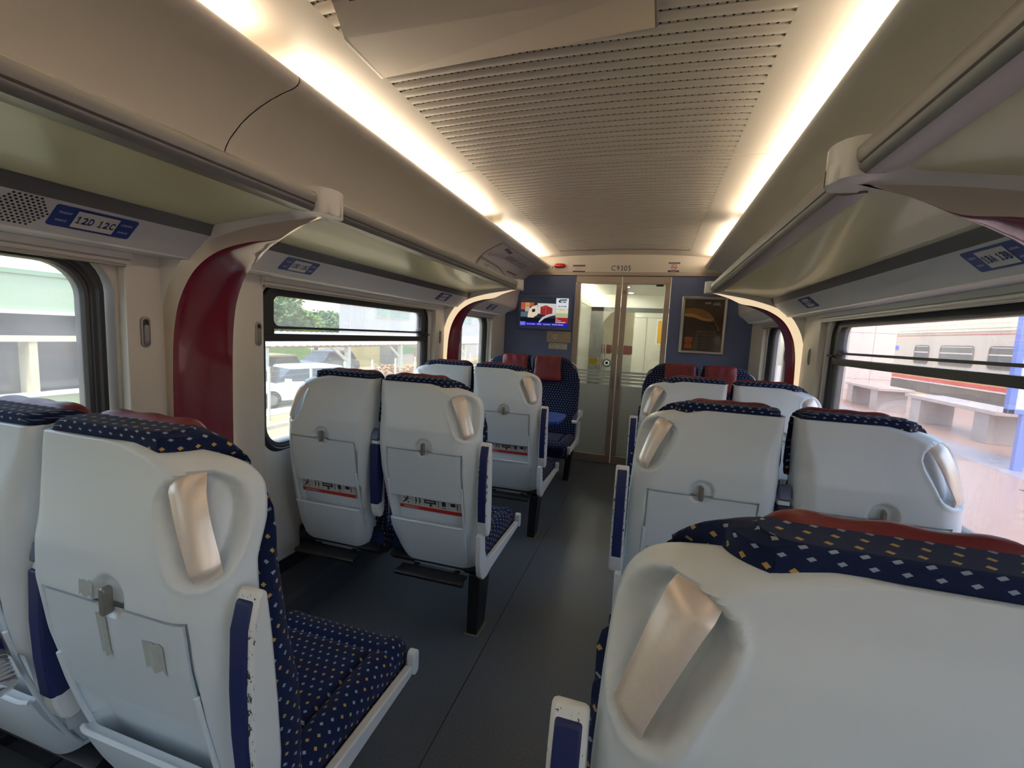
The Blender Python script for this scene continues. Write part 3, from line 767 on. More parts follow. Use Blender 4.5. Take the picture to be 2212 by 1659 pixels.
# --- TV
t = thing('wall_television', 'blue framed wall television showing a truck and train information', 'television', (-.7805, YF, 1.565))
F0 = frame((0, 0, 0), (1, 0, 0), (0, 0, 1))
b = MB(); hw, hh = .293, .187
def lyr(L, y): return [(q[0], y, q[1]) for q in L]
b.loft([lyr(rrect(-hw, hw, -hh, hh, .012, 4), 0), lyr(rrect(-hw, hw, -hh, hh, .012, 4), -.026), lyr(rrect(-hw+.006, hw-.006, -hh+.006, hh-.006, .01, 4), -.032),
        lyr(rrect(-.268, .256, -.152, .152, .006, 4), -.032), lyr(rrect(-.264, .252, -.148, .148, .005, 4), -.022)], cap1=False)
b.build('bezel', M_blue, t, smooth=30)
S = .60
sc = [('screen', (22, 24, 34), .35, [rc(-.264, .252, -.148, .148)])]
Fs = frame((0, -.0222, 0), (1, 0, 0), (0, 0, 1))
lay = [('screen_backdrop', (46, 48, 56), [rc(-.264, .120, -.148, .148)]),
       ('containers_left', (176, 88, 62), [rc(-.262, -.215, .02, .095), rc(-.165, -.12, .055, .095)]), ('containers_yellow', (206, 140, 66), [rc(-.215, -.165, .058, .095)]),
       ('containers_pale', (178, 164, 150), [rc(-.215, -.165, .0, .055)]), ('containers_teal', (84, 106, 116), [rc(-.262, -.165, -.055, -.005)]),
       ('sky_patch', (205, 200, 198), [[(-.08, .09), (.118, .088), (.118, -.02), (-.08, -.02)]]),
       ('ground', (20, 22, 30), [rc(-.264, .120, -.130, -.064)]),
       ('lorry_cab', (222, 206, 182), [[(-.185, -.062), (-.18, -.01), (-.165, .03), (-.14, .052), (-.085, .072), (-.085, .07), (-.078, .02), (-.075, -.035), (-.105, -.05), (-.12, -.064)]]),
       ('lorry_window', (30, 32, 40), [[(-.138, -.006), (-.138, .026), (-.104, .03), (-.104, -.002)]]),
       ('lorry_chassis', (40, 42, 44), [[(-.11, -.06), (-.075, -.03), (.03, -.04), (.118, -.03), (.118, -.06)]]),
       ('red_container', (150, 48, 44), [[(-.046, .052), (.012, .070), (.012, -.034), (-.046, -.026)], [(.014, .070), (.084, .040), (.084, -.020), (.014, -.034)]]),
       ('container_edge', (200, 110, 96), [[(.011, .070), (.015, .070), (.015, -.034), (.011, -.034)], [(-.03, .046), (.0, .054), (.0, .050), (-.03, .042)]]),
       ('swoosh', (190, 188, 196), [[(-.065, -.128), (-.055, -.095), (-.02, -.055), (.04, -.025), (.1, -.012), (.12, -.008), (.12, -.03), (.06, -.045), (.0, -.07), (-.04, -.105), (-.058, -.128)]]),
       ('info_white', (216, 220, 232), [rc(.120, .252, .046, .146)]), ('info_cream', (214, 212, 182), [rc(.120, .252, -.01, .046)]), ('info_green', (176, 178, 140), [rc(.120, .252, -.055, -.01)]),
       ('info_red', (158, 36, 48), [rc(.120, .252, -.118, -.055)]), ('ticker', (40, 34, 176), [rc(-.264, .252, -.148, -.112)]), ('ticker_box', (110, 118, 232), [rc(-.264, -.206, -.146, -.108)])]
for i, (nm, col, pl) in enumerate(lay):
    flat(pl, Fs, .0003*(i+1)).build(nm, emit('screen_%d_%d_%d' % col, col, S), t, smooth=0, fix=False)
scr_dk = emit('screen_ink', (26, 26, 34), .4); scr_wh = emit('screen_white', (226, 226, 240), .62)
zt = .0003*(len(lay)+2)
flat([[(.146, .118), (.16, .132), (.236, .136), (.232, .124), (.17, .122), (.162, .114), (.17, .104), (.162, .100), (.148, .106)]], Fs, zt).build('logo', scr_dk, t, smooth=0, fix=False)
text('lettering', 'KTM', .062, .017, Fs @ Matrix.Translation((.196, .107, 0)), scr_dk, t, dz=zt, bold=True, shear=.3)
text('lettering', '02:18 PM', .086, .012, Fs @ Matrix.Translation((.186, .062, 0)), scr_dk, t, dz=zt, bold=True)
text('lettering', 'TIMETABLE', .062, .007, Fs @ Matrix.Translation((.186, .026, 0)), scr_dk, t, dz=zt)
text('lettering', 'Train\nDestination', .056, .026, Fs @ Matrix.Translation((.151, -.078, 0)), scr_wh, t, dz=zt)
text('lettering', 'BUTTERWORTH', .105, .011, Fs @ Matrix.Translation((.178, -.105, 0)), scr_wh, t, dz=zt, bold=True)
text('lettering', 'Current Station  :  GEMAS     Next Station  :  BATANG MELAKA', .40, .013, Fs @ Matrix.Translation((.010, -.130, 0)), scr_wh, t, dz=zt)
# --- two notice plates under the TV
t = thing('metal_notice', 'beige metal notice plate with a round pin mark under the television', 'notice', (-.6185, YF, 1.310))
MB().box(-.1285, .1285, -.004, 0, -.0585, .0585).build('plate', mat('beige_plate', (178, 164, 146), .4, metal=.35, var=.04), t, smooth=0, bevel=.0015)
Fp = frame((0, -.0042, 0), (1, 0, 0), (0, 0, 1))
flat([ell(-.038, .002, .024, .024), [(-.05, -.016), (-.038, -.034), (-.026, -.016)]], Fp).build('pin_mark', M_signwhite, t, smooth=0, fix=False)
flat([ell(-.038, .002, .012, .012)], Fp, .001).build('pin_centre', mat('plate_grey', (150, 140, 128), .5), t, smooth=0, fix=False)
flat([ell(-.038, .002, .006, .006)], Fp, .0015).build('pin_dot', M_signwhite, t, smooth=0, fix=False)
text('lettering', 'PENGECAS TELEFON', .13, .008, Fp @ Matrix.Translation((0, .036, 0)), mat('plate_ink', (120, 108, 94), .6), t)
t = thing('paper_notice', 'small cream printed notice below the beige metal plate', 'notice', (-.622, YF, 1.2095))
MB().box(-.099, .099, -.002, 0, -.032, .032).build('card', mat('cream_card', (206, 206, 186), .6), t, smooth=0)
Fp = frame((0, -.0022, 0), (1, 0, 0), (0, 0, 1))
flat([rc(-.095, .095, .020, .024), rc(-.095, .095, -.028, -.025)], Fp).build('rule', mat('card_ink', (92, 100, 88), .6), t, smooth=0, fix=False)
text('lettering', 'PERHATIAN\nSila jaga barangan\nanda sendiri', .075, .030, Fp @ Matrix.Translation((-.045, -.003, 0)), MATS['card_ink'], t)
text('lettering', 'ATTENTION\nPlease mind your\nbelongings', .07, .030, Fp @ Matrix.Translation((.047, -.003, 0)), MATS['card_ink'], t)
# --- poster
t = thing('framed_poster', 'dark brown train poster in a silver frame right of the glass doors', 'poster', (.7898, YF, 1.4853))
b = MB(); hw, hh = .2054, .2767
b.loft([lyr(rrect(-hw, hw, -hh, hh, .006, 3), 0), lyr(rrect(-hw, hw, -hh, hh, .006, 3), -.014), lyr(rrect(-hw+.008, hw-.008, -hh+.008, hh-.008, .004, 3), -.022),
        lyr(rrect(-hw+.026, hw-.026, -hh+.026, hh-.026, .003, 3), -.018), lyr(rrect(-hw+.030, hw-.030, -hh+.030, hh-.030, .002, 3), -.008)], cap1=False)
b.build('frame', mat('silver_frame', (188, 184, 178), .35, metal=.7, var=.04), t, smooth=25)
Fp = frame((0, -.0085, 0), (1, 0, 0), (0, 0, 1))
flat([rc(-hw+.03, hw-.03, -hh+.03, hh-.03)], Fp, 0).build('print', mat('poster_brown', (62, 46, 28), .22, coat=.4, var=.25, vscale=5), t, smooth=0, fix=False)
flat([[(-.175, .155), (-.10, .165), (-.02, .155), (.05, .12), (.085, .085), (.10, .05), (.06, .035), (-.02, .05), (-.08, .085), (-.175, .10)]], Fp, .0006).build('train_shape', mat('poster_gold', (128, 92, 40), .3, var=.3, vscale=12), t, smooth=0, fix=False)
flat([[(-.175, .108), (-.10, .112), (-.03, .085), (.04, .062), (.09, .066), (.075, .045), (.0, .045), (-.08, .072), (-.175, .085)], [(.085, .085), (.10, .05), (.145, -.03), (.155, -.05), (.14, -.04)]], Fp, .0009).build('train_stripe', mat('poster_gold_light', (176, 132, 66), .3), t, smooth=0, fix=False)
pin = mat('poster_ink', (128, 112, 84), .5)
text('lettering', 'ARRIVING SOON\nAT YOUR STATION', .205, .050, Fp @ Matrix.Translation((.045, -.075, 0)), pin, t, spacing=1.15)
text('lettering', 'ETS', .055, .016, Fp @ Matrix.Translation((.03, .213, 0)), mat('poster_white', (196, 190, 178), .5), t, bold=True, shear=.3)
text('lettering', 'train', .060, .020, Fp @ Matrix.Translation((.105, .213, 0)), MATS['poster_white'], t, shear=.4)
flat([rc(.075, .145, .196, .200)], Fp, .0008).build('underline', MATS['poster_white'], t, smooth=0, fix=False)
flat([rrect(-.155, -.085, -.165, -.115, .012, 3), rrect(-.155, -.085, -.225, -.185, .012, 3)], Fp, .0008).build('route_icon', mat('poster_orange', (170, 84, 36), .5), t, smooth=0, fix=False)
flat([rc(-.15, -.09, -.183, -.167)], Fp, .0008).build('icon_label', MATS['poster_gold'], t, smooth=0, fix=False)
for r in range(4):
    text('small_lettering', 'ETS 9%d' % (r+1), .035, .008, Fp @ Matrix.Translation((-.055, -.130-.028*r, 0)), pin, t)
    text('small_lettering', ['GEMAS', 'IPOH', 'KLUANG', 'PADANG'][r], .040, .008, Fp @ Matrix.Translation((.015, -.130-.028*r, 0)), pin, t)
    text('small_lettering', ['08:30', '11:10', '14:45', '18:20'][r], .05, .008, Fp @ Matrix.Translation((.12, -.130-.028*r, 0)), pin, t)
# --- header fittings
YH = YE-.0065
t = thing('emergency_handle', 'red emergency brake handle on the cream header left of the car number', 'handle', (-.645, YH, 2.045))
MB().box(-.085, .085, -.003, 0, -.042, .044).build('back_plate', M_ceil, t, smooth=0, bevel=.001)
b = MB(); rs = []
for k in range(13):
    c = -1+k/6; h = .0215*(1-abs(c)**4)**.5+.002
    rs.append([(c*.062, -.010+(.022)*math.cos(a)*(1-abs(c)**6*.6)*-1 if False else -.008-.014*(1+math.cos(a))*(1-abs(c)**6*.6), h*math.sin(a)) for a in [j*math.pi/6 for j in range(12)]])
b.loft(rs); b.build('grip', mat('red_gloss_plastic', (176, 28, 24), .25, coat=.3), t)
MB().box(-.066, .066, -.012, -.002, -.029, -.021).build('lip', M_white, t, smooth=0, bevel=.002)
MB().tube((-.076, -.005, -.014), (-.076, 0, -.014), .006, 12).build('rivet', M_black, t)
t = thing('blue_striped_sticker', 'sticker with two dark blue bars and orange lines left of the car number', 'sticker', (-.446, YH, 2.019))
Fp = frame((0, -.0006, 0), (1, 0, 0), (0, 0, 1))
flat([rc(-.066, .066, -.04, .04)], Fp, 0).build('paper', M_ceil, t, smooth=0)
flat([rc(-.064, .064, .022, .038), rc(-.064, .064, -.038, -.022)], Fp).build('bars', mat('sticker_navy', (58, 56, 112), .5), t, smooth=0, fix=False)
text('lettering', 'DILARANG MAKAN\nDAN MINUM', .074, .022, Fp, mat('sticker_orange', (206, 130, 40), .5), t)
t = thing('no_smoking_sticker', 'no smoking sticker with red ring right of the car number', 'sticker', (.481, YH, 2.037))
flat([rc(-.055, .055, -.048, .048)], Fp, 0).build('paper', M_ceil, t, smooth=0)
flat([rrect(-.052, .054, .030, .047, .004, 3), rrect(-.056, .050, -.047, -.030, .004, 3)], Fp).build('bars', MATS['sticker_navy'], t, smooth=0, fix=False)
rg = MB(); 
for k in range(24):
    a0, a1 = 2*math.pi*k/24, 2*math.pi*(k+1)/24
    rg.add([Fp @ Vector((r*math.cos(a), r*math.sin(a), .0009)) for r, a in ((.028, a0), (.028, a1), (.0225, a1), (.0225, a0))], [(0, 1, 2, 3)])
rg.add([Fp @ Vector((x, y, .0012)) for x, y in ((-.019, .015), (-.015, .019), (.019, -.015), (.015, -.019))], [(0, 1, 2, 3)])
rg.build('red_ring', mat('sticker_red', (196, 52, 40), .5), t, smooth=0, fix=False)
flat([rc(-.018, .010, -.004, .002), [(.012, .002), (.018, .012), (.021, .010), (.016, -.002)]], Fp, .0007).build('cigarette', M_txt, t, smooth=0, fix=False)
text('small_lettering', 'DILARANG MEROKOK', .09, .006, Fp @ Matrix.Translation((.001, .038, 0)), M_txtw, t, dz=.0009)
text('small_lettering', 'NO SMOKING', .05, .006, Fp @ Matrix.Translation((-.003, -.039, 0)), M_txtw, t, dz=.0009)

# --- curved route map on the left cove panel
t = wthing('route_map', 'curved white route map board on the far left cove panel', 'map', (-.95, 3.85, 1.9))
mp = [p for p in PROF[5:14]]
def mapsurf(v, off):
    # v 0 (top) .. 1 along profile
    s = v*(len(mp)-1); i = min(int(s), len(mp)-2); f = s-i
    x = lerp(mp[i][0], mp[i+1][0], f); z = lerp(mp[i][1], mp[i+1][1], f)
    tx, tz = mp[i+1][0]-mp[i][0], mp[i+1][1]-mp[i][1]; l = math.hypot(tx, tz)
    return (-(x+off*tz/l), z-off*tx/l)   # offset towards the cabin
YM0, YM1 = 3.42, 4.46
def mappoly(pts, off):
    # pts in (y, v): subdivide in v so that it follows the curve
    return [(mapsurf(v, off)[0], lerp(YM0, YM1, y), mapsurf(v, off)[1]) for y, v in pts]
def mapstrip(b, y0, y1, v0, v1, off, n=None):
    n = n or max(1, int(abs(v1-v0)*10))
    L = []
    for k in range(n+1):
        v = lerp(v0, v1, k/n); L.append([mappoly([(y0, v)], off)[0], mappoly([(y1, v)], off)[0]])
    b.loft(L, closed=False, cap0=False, cap1=False)
b = MB(); mapstrip(b, 0, 1, 0, 1, .0025, 12); b.build('board', mat('map_paper', (200, 198, 196), .35, var=.02), t, smooth=40)
b = MB(); mapstrip(b, 0, 1, -.0, .012, .0032, 1); mapstrip(b, -.004, .003, 0, 1, .0032, 12); mapstrip(b, .997, 1.004, 0, 1, .0032, 12); b.build('border', M_aludk, t, smooth=40)
# grey swoosh
L = []
for k in range(25):
    u = k/24; y = .02+.80*u
    v = .60+.10*math.sin(u*1.2)+.55*max(0, u-.45)**2*2.2 if u > .0 else .6
    L.append([mappoly([(y, min(v, 1.0))], .0036)[0], mappoly([(y-.005+.02*u, min(v+.075, 1.0))], .0036)[0]])
b = MB(); b.loft(L, closed=False, cap0=False, cap1=False); mapstrip(b, .0, .035, .60, 1.0, .0037, 6); b.build('swoosh', mat('map_grey', (150, 146, 138), .4), t, smooth=40)
b = MB()
mapstrip(b, .36, .93, .22, .235, .0036, 1); mapstrip(b, .36, .93, .36, .375, .0036, 1)
random.seed(3)
for k in range(17):
    y = .38+.54*k/16; h = .06+.05*random.random(); mapstrip(b, y, y+.012, .245+.02*random.random(), .34-.02*random.random(), .0037, 1)
for k in range(16):
    y = .05+.035*k; v = .50-.012*k+.03*math.sin(k); mapstrip(b, y, y+.006, v-.10-.03*random.random(), v, .0036, 2)
for k in range(12):
    mapstrip(b, .50+.03*k, .515+.03*k, .12+.02*(k % 3), .135+.02*(k % 3), .0036, 1)
for k in range(5): mapstrip(b, .16+.02*k, .172+.02*k, .80, .83, .0036, 1)
for k in range(6): mapstrip(b, .27+.03*k, .29+.03*k, .80, .82, .0036, 1)
mapstrip(b, .235, .239, .74, 1.0, .0036, 3); mapstrip(b, .15, .235, .87, .88, .0036, 1)
b.build('route_lines', mat('map_ink', (92, 86, 90), .5), t, smooth=0)
b = MB(); mapstrip(b, .70, .98, .66, .72, .0036, 1); b.build('legend_bar', mat('map_brown', (126, 82, 72), .5), t, smooth=0)
b = MB(); mapstrip(b, .16, .23, .07, .17, .0036, 2); mapstrip(b, .24, .33, .10, .19, .0036, 2); b.build('map_logo', mat('map_logo_grey', (98, 98, 112), .5), t, smooth=0)

# ================================================================== SEATS
# local frame: x = u (0 at the middle of the pair, + towards the handle side), y forward (0 = seat row line), z up
YBT = [(.275, .135), (.295, .100), (.32, .080), (.35, .064), (.38, .052), (.42, .040), (.53, .014), (.65, -.012), (.75, -.030), (.85, -.040), (.92, -.036), (1.0, -.020), (1.05, -.008), (1.102, .0)]
UIT = [(.275, .135), (.31, .108), (.37, .086), (.48, .062), (.60, .042), (.75, .027), (.90, .020), (1.05, .018), (1.106, .018)]
UOT = [(.275, .430), (.31, .444), (.40, .454), (.55, .458), (.80, .456), (.92, .450), (.98, .445), (1.01, .440), (1.035, .431), (1.055, .417), (1.068, .401), (1.080, .376), (1.090, .342), (1.097, .305), (1.102, .262)]
YST = [(.275, .19), (.34, .14), (.42, .10), (.55, .078), (.70, .062), (.80, .055), (.92, .056), (.98, .082), (1.04, .094), (1.07, .088), (1.088, .066), (1.102, .036)]
def spl(tab, x):
    # smooth interpolation
    d = .007
    return (interp(tab, x-d)+2*interp(tab, x)+interp(tab, x+d))/4
def shell_params(z):
    ui, uo, yb, ys = spl(UIT, z), spl(UOT, z), spl(YBT, z), spl(YST, z)
    return ui, uo, yb, ys, .018+.032*sm((1.09-z)/.14), .088
def surf(e, z):
    # point and outward (rearward) plan normal on the shell at developed coordinate e
    ui, uo, yb, ys, ri, ro = shell_params(z)
    li = math.pi/2*ri; ye = ys-yb; lo = math.pi/2*math.sqrt((ro*ro+ye*ye)/2)
    uf = uo-ro
    if e < ui+ri-li: return (ui, yb+ri+(ui+ri-li-e)), (-1, 0)
    if e < ui+ri:
        a = (ui+ri-e)/ri; return (ui+ri-ri*math.sin(a), yb+ri-ri*math.cos(a)), (-math.sin(a), -math.cos(a))
    if e <= uf: return (e, yb), (0, -1)
    a = min(1.0, (e-uf)/lo)*math.pi/2
    nx, ny = math.sin(a)/ro, -math.cos(a)/ye; l = math.hypot(nx, ny)
    return (uf+ro*math.sin(a), yb+ye-ye*math.cos(a)), (nx/l, ny/l)
REC = [(.366, 1.068), (.340, 1.058), (.324, 1.041), (.319, 1.020), (.326, .995), (.340, .968), (.352, .945), (.362, .922), (.378, .905), (.402, .896), (.430, .895), (.455, .908), (.472, .935), (.480, .965), (.482, .995), (.476, 1.020), (.460, 1.042), (.436, 1.058), (.405, 1.068)]
def sdf_poly(P, x, y):
    d = 1e9; inside = False; n = len(P); j = n-1
    for i in range(n):
        ax, ay = P[i]; bx, by = P[j]
        ex, ey = bx-ax, by-ay; wx, wy = x-ax, y-ay
        t = max(0, min(1, (wx*ex+wy*ey)/(ex*ex+ey*ey)))
        d = min(d, (wx-ex*t)**2+(wy-ey*t)**2)
        if (ay > y) != (by > y) and x < (bx-ax)*(y-ay)/(by-ay)+ax: inside = not inside
        j = i
    d = math.sqrt(d); return -d if inside else d
TRU0, TRU1, TRZ0, TRZ1 = .078, .397, .640, .838
LAT = (.238, .852)
def depth(e, z):
    d = 0.0
    if .30 < e < .50 and .87 < z < 1.09:
        s = sdf_poly(REC, e, z); d += .036*sm(-s/.016) if s < 0 else 0
        if s > -.004: d -= .0022*math.exp(-((s-.003)/.0045)**2)
    r = math.hypot(e-LAT[0], z-LAT[1])
    d += .011*sm((.040-r)/.010)
    # tray recess and the deeper pocket below it
    s = max(TRU0-.004-e, e-TRU1-.004, .352-z, z-TRZ1-.004)
    if s < .0005: d += .0135*sm((.0005-s)/.002)
    s2 = max(TRU0+.004-e, e-TRU1+.004, .40-z, z-.70)
    if s2 < 0: d += .016*sm(-s2/.006)
    return d
def shell_grid(cols, rows, off=0.0, rect=None):
    """grid over the shell; rect=(e0,e1,z0,z1) for plates"""
    pts = []
    for z in rows:
        row = []
        for e in cols(z):
            (u, y), (nx, ny) = surf(e, z)
            row.append((u, y, z, nx, ny, e))
        pts.append(row)
    return pts
def shell_mb():
    zs = sorted([.278+(1.102-.278)*k/150 for k in range(151)]+[1.0850+.0026*k for k in range(7)]+[TRZ1-.001, TRZ1+.0025, TRZ1+.0045, .3545, .350])
    b = MB(); rs = []
    for z in zs:
        ui, uo, yb, ys, ri, ro = shell_params(z); li = math.pi/2*ri; ye = ys-yb; lo = math.pi/2*math.sqrt((ro*ro+ye*ye)/2); uf = uo-ro
        es = [ui+ri-li-(.045)*(1-k/3) for k in range(3)]+[ui+ri-li+li*k/6 for k in range(6)]+sorted([ui+ri+(uf-ui-ri)*k/62 for k in range(62)]+[min(uf-.0006*(7-qi), max(ui+ri+.0006*(qi+1), q)) for qi, q in enumerate((TRU0-.0045, TRU0-.0025, TRU0+.001, TRU1-.001, TRU1+.0025, TRU1+.0045))])+[uf+lo*k/30 for k in range(31)]
        row = []
        for e in es:
            (u, y), (nx, ny) = surf(e, z); d = depth(e, z)
            a = max(0, min(1, (e-uf)/lo))
            row.append((u-nx*d, y-ny*d, z))
        rs.append(row)
    # rolled top edge
    last = rs[-1]
    for dz, dy in ((.0010, .002), (.0015, .007), (-.0005, .014)):
        rs.append([(u-dy*1.2*sm((u-.12)/.12), y+(dy if y < .02 else dy*.3), z+dz) for u, y, z in last])
    b.loft(rs, closed=False, cap0=False, cap1=False); return b
def plate_mb(e0, e1, zt, zb, off, th, ne=40, nz=30, fn=None):
    f = []; bk = []
    for k in range(nz+1):
        r1 = []; r2 = []
        for i in range(ne+1):
            e = lerp(e0, e1, i/ne); z = lerp(zt, zb, k/nz)
            (u, y), (nx, ny) = surf(e, z); o = off+(fn(e, z) if fn else 0)
            r1.append((u+nx*o, y+ny*o, z)); r2.append((u+nx*(off-th), y+ny*(off-th), z))
        f.append(r1); bk.append(r2)
    b = MB(); rings = []
    for r1, r2 in zip(f, bk): rings.append(r1+r2[::-1])
    b.loft(rings); return b
def cushion_loft(secs, nring=64, axis='z', clamp=None):
    """secs: list of (s, u0, u1, a0, a1, r, pw) rounded rect sections; returns MB with metre UVs"""
    rings = []; uvs = []; arc = 0; prev = None
    for (s, u0, u1, a0, a1, dz) in secs:
        cx, ca = (u0+u1)/2, (a0+a1)/2; hx, ha = (u1-u0)/2, (a1-a0)/2
        ring = []; per = [0]
        ex = 2/7.0
        for k in range(nring):
            t = 2*math.pi*(k+.5)/nring-math.pi/2
            # rounded rectangle by radius
            r = min(hx, ha)*.95 if False else min(.045, hx*.98, ha*.98)
            # parametric walk around a rounded rectangle
            Lx, La = hx-r, ha-r; P = 4*(Lx+La)+2*math.pi*r; q = (k/nring)*P
            segs = (2*Lx, math.pi*r/2, 2*La, math.pi*r/2, 2*Lx, math.pi*r/2, 2*La, math.pi*r/2)
            j = 0
            while j < 7 and q > segs[j]: q -= segs[j]; j += 1
            if j == 0: p = (-Lx+q, -ha)
            elif j == 1: a = q/r-math.pi/2; p = (Lx+r*math.cos(a), -La+r*math.sin(a))
            elif j == 2: p = (hx, -La+q)
            elif j == 3: a = q/r; p = (Lx+r*math.cos(a), La+r*math.sin(a))
            elif j == 4: p = (Lx-q, ha)
            elif j == 5: a = q/r+math.pi/2; p = (-Lx+r*math.cos(a), La+r*math.sin(a))
            elif j == 6: p = (-hx, La-q)
            else: a = q/r+math.pi; p = (-Lx+r*math.cos(a), -La+r*math.sin(a))
            x, aa = cx+p[0], ca+p[1]
            if clamp: x, aa = clamp(x, aa, s)
            ring.append((x, aa))
        L = [ring[0]]; acc = [-hx]
        for k in range(1, nring+1):
            a, c = ring[k-1], ring[k % nring]; acc.append(acc[-1]+math.hypot(c[0]-a[0], c[1]-a[1]))
        if axis == 'z': pts = [(x, aa, s+(dz(x, aa, s) if dz else 0)) for x, aa in ring]
        else: pts = [(x, s, aa+(dz(x, aa, s) if dz else 0)) for x, aa in ring]
        if prev:
            arc += sum((Vector(a)-Vector(c)).length for a, c in zip(pts, prev))/nring
        rings.append(pts); uvs.append([(a+cx, arc) for a in acc]); prev = pts
    b = MB()
    if axis == 'z': uvs = [[(p[0], p[1]-arc) for p in r] for r in uvs]; arc = 0
    if axis == 'z':
        am = min(p[1] for p in rings[-1]); b.loft(rings, uvs=uvs, cap1=False)
        o = len(rings[-1]); top = [(p[0], p[1], p[2]) for p in rings[-1]]
        b.add(top, [tuple(range(o))], [tuple((p[0], arc+p[1]-am) for p in top)])
    else: b.loft(rings, uvs=uvs)
    return b
def backrest_mb():
    secs = []
    YF_ = [(.36, .17), (.42, .175), (.50, .175), (.62, .165), (.75, .135), (.90, .112), (1.0, .108), (1.10, .100)]
    U1 = [(.36, .455), (.80, .463), (.95, .462), (1.0, .458), (1.04, .450), (1.08, .430), (1.11, .400)]
    U1 = [(.36, .455), (.80, .463), (.95, .463), (.99, .462), (1.027, .455), (1.054, .436), (1.075, .410), (1.09, .386), (1.105, .360), (1.115, .332), (1.121, .300)]
    zs = [.40+.655*k/40 for k in range(41)]
    for z in zs:
        secs.append((z, .004+.019*sm((.95-z)/.04), spl(U1, z), interp(YBT, z)+.012, spl(YF_, z), None))
    zt, R = 1.124, .055; z0 = 1.055
    # inner and outer dome
    for k in range(1, 11):
        a = math.pi/2*k/10; z = z0+(zt-z0)*math.sin(a); q = 1-math.cos(a)
        u1 = spl(U1, z) if k < 7 else None
        uo = interp(U1, z); ui = .004+.035*q**2.2
        secs.append((z, ui, uo, lerp(.004, .018, q**1.5), lerp(.106, .086, q**1.5), None))
    for k in range(1, 1):
        q = k/6; z = zt+.0016*math.sin(q*math.pi/2)
        secs.append((z, .039+.05*q, .300-.06*q, lerp(.018, .036, q), lerp(.086, .068, q), None))
    # base
    s0 = secs[0]; secs.insert(0, (.385, .03, s0[2]-.03, s0[3]+.03, s0[4]-.03, None))
    def clamp(x, y, z):
        z = min(z, 1.090)
        ui, uo, yb, ys, ri, ro = shell_params(z); ye = ys-yb; uf = uo-ro
        g = .010+.042*sm((z-.870)/.03)*sm((1.092-z)/.025)*sm((x-.27)/.05)
        y = max(y, yb+.012)
        if y < ys+.004:
            q = max(0, min(1, (yb+ye-y)/ye)) if ye > 0 else 0
            lim = uf+ro*math.sqrt(max(0, 1-q*q))-g
            x = min(x, lim)
        elif y < ys+.03: x = min(x, uo-g+(g+.02)*sm((y-ys-.004)/.022))
        if y < yb+.085:
            q = max(0, min(1, (yb+ri-y)/ri)); x = max(x, ui+ri-ri*math.sqrt(max(0, 1-q*q))+.012)
        # recesses want clear space behind them
        y = max(y, yb+.012+.030*sm((z-.33)/.02)*sm((.90-z)/.02)*sm((x-.05)/.02)*sm((.43-x)/.02))
        if x > .30 and .87 < z < 1.09: y = max(y, yb+.012+.032*sm((x-.29)/.03)*sm((z-.872)/.03)*sm((1.09-z)/.02))
        return x, y
    return cushion_loft(secs, 96, 'z', clamp)
def seat_cushion_mb():
    def dz(x, a, y):
        if a < .33: return 0
        v = -.012*math.exp(-((x-.375)/.007)**2)*(1 if y < .50 else 0)-.010*math.exp(-((x-.085)/.007)**2)*(1 if y < .50 else 0)
        v -= .010*math.exp(-((y-.505)/.008)**2)
        v += .010*sm((x-.375)/.04)+.010*sm((.085-x)/.04)
        return v
    secs = []
    ys = [.11+.42*k/34 for k in range(35)]
    for y in ys:
        top = .418+.006*math.sin((y-.1)*5); secs.append((y, .024, .452, .300+.0*y, top, dz))
    for k in range(1, 9):
        a = math.pi/2*k/8; y = .53+.068*math.sin(a); q = 1-math.cos(a)
        secs.append((y, .024+.02*q, .452-.02*q, .300+.02*q, .424-.040*q, dz))
    return cushion_loft(secs, 120, 'y')
def headrest_mb():
    P = [(.070, 1.116), (.080, 1.122), (.092, 1.1245), (.104, 1.121), (.114, 1.110), (.120, 1.090), (.127, 1.06), (.129, 1.01), (.134, .975), (.141, .945), (.143, .925), (.138, .908), (.124, .900)]
    P = crom(P, 30); f = []; bk = []
    nu = 26
    for k, (y, z) in enumerate(P):
        t = k/30; flare = .012*sm((t-.55)/.3)
        y0, z0 = P[max(k-1, 0)]; y1, z1 = P[min(k+1, 30)]
        dy, dz = y1-y0, z1-z0; l = math.hypot(dy, dz); ny, nz = -dz/l, dy/l
        if ny < 0 and t > .5: ny, nz = -ny, -nz
        r1 = []; r2 = []
        for i in range(nu+1):
            c = -1+2*i/nu; u = .160+c*(.123+flare)
            w_ = .0025*math.sin(c*9+t*7)*sm(t*3)*sm((.6-t)*5)+.004*(1-c*c)*sm((t-.4)*3)
            e = (1-abs(c)**10)*.010*min(1, t*8+.3, (1-t)*8+.3)
            r1.append((u, y+ny*(e+w_-.003), z+nz*(e+w_-.003))); r2.append((u, y-ny*.008, z-nz*.008))
        f.append(r1+r2[::-1])
    b = MB(); b.loft(f); return b
def card_mb():
    return None
M_rail = M_white
def arm_prof():
    # side view (y, z) of the folded up aisle armrest
    return [(.006, .53), (-.004, .56), (-.010, .64), (-.012, .74), (-.008, .84), (.004, .885), (.014, .896), (.026, .888), (.036, .80), (.046, .68), (.052, .58), (.050, .535), (.035, .515), (.018, .515)]
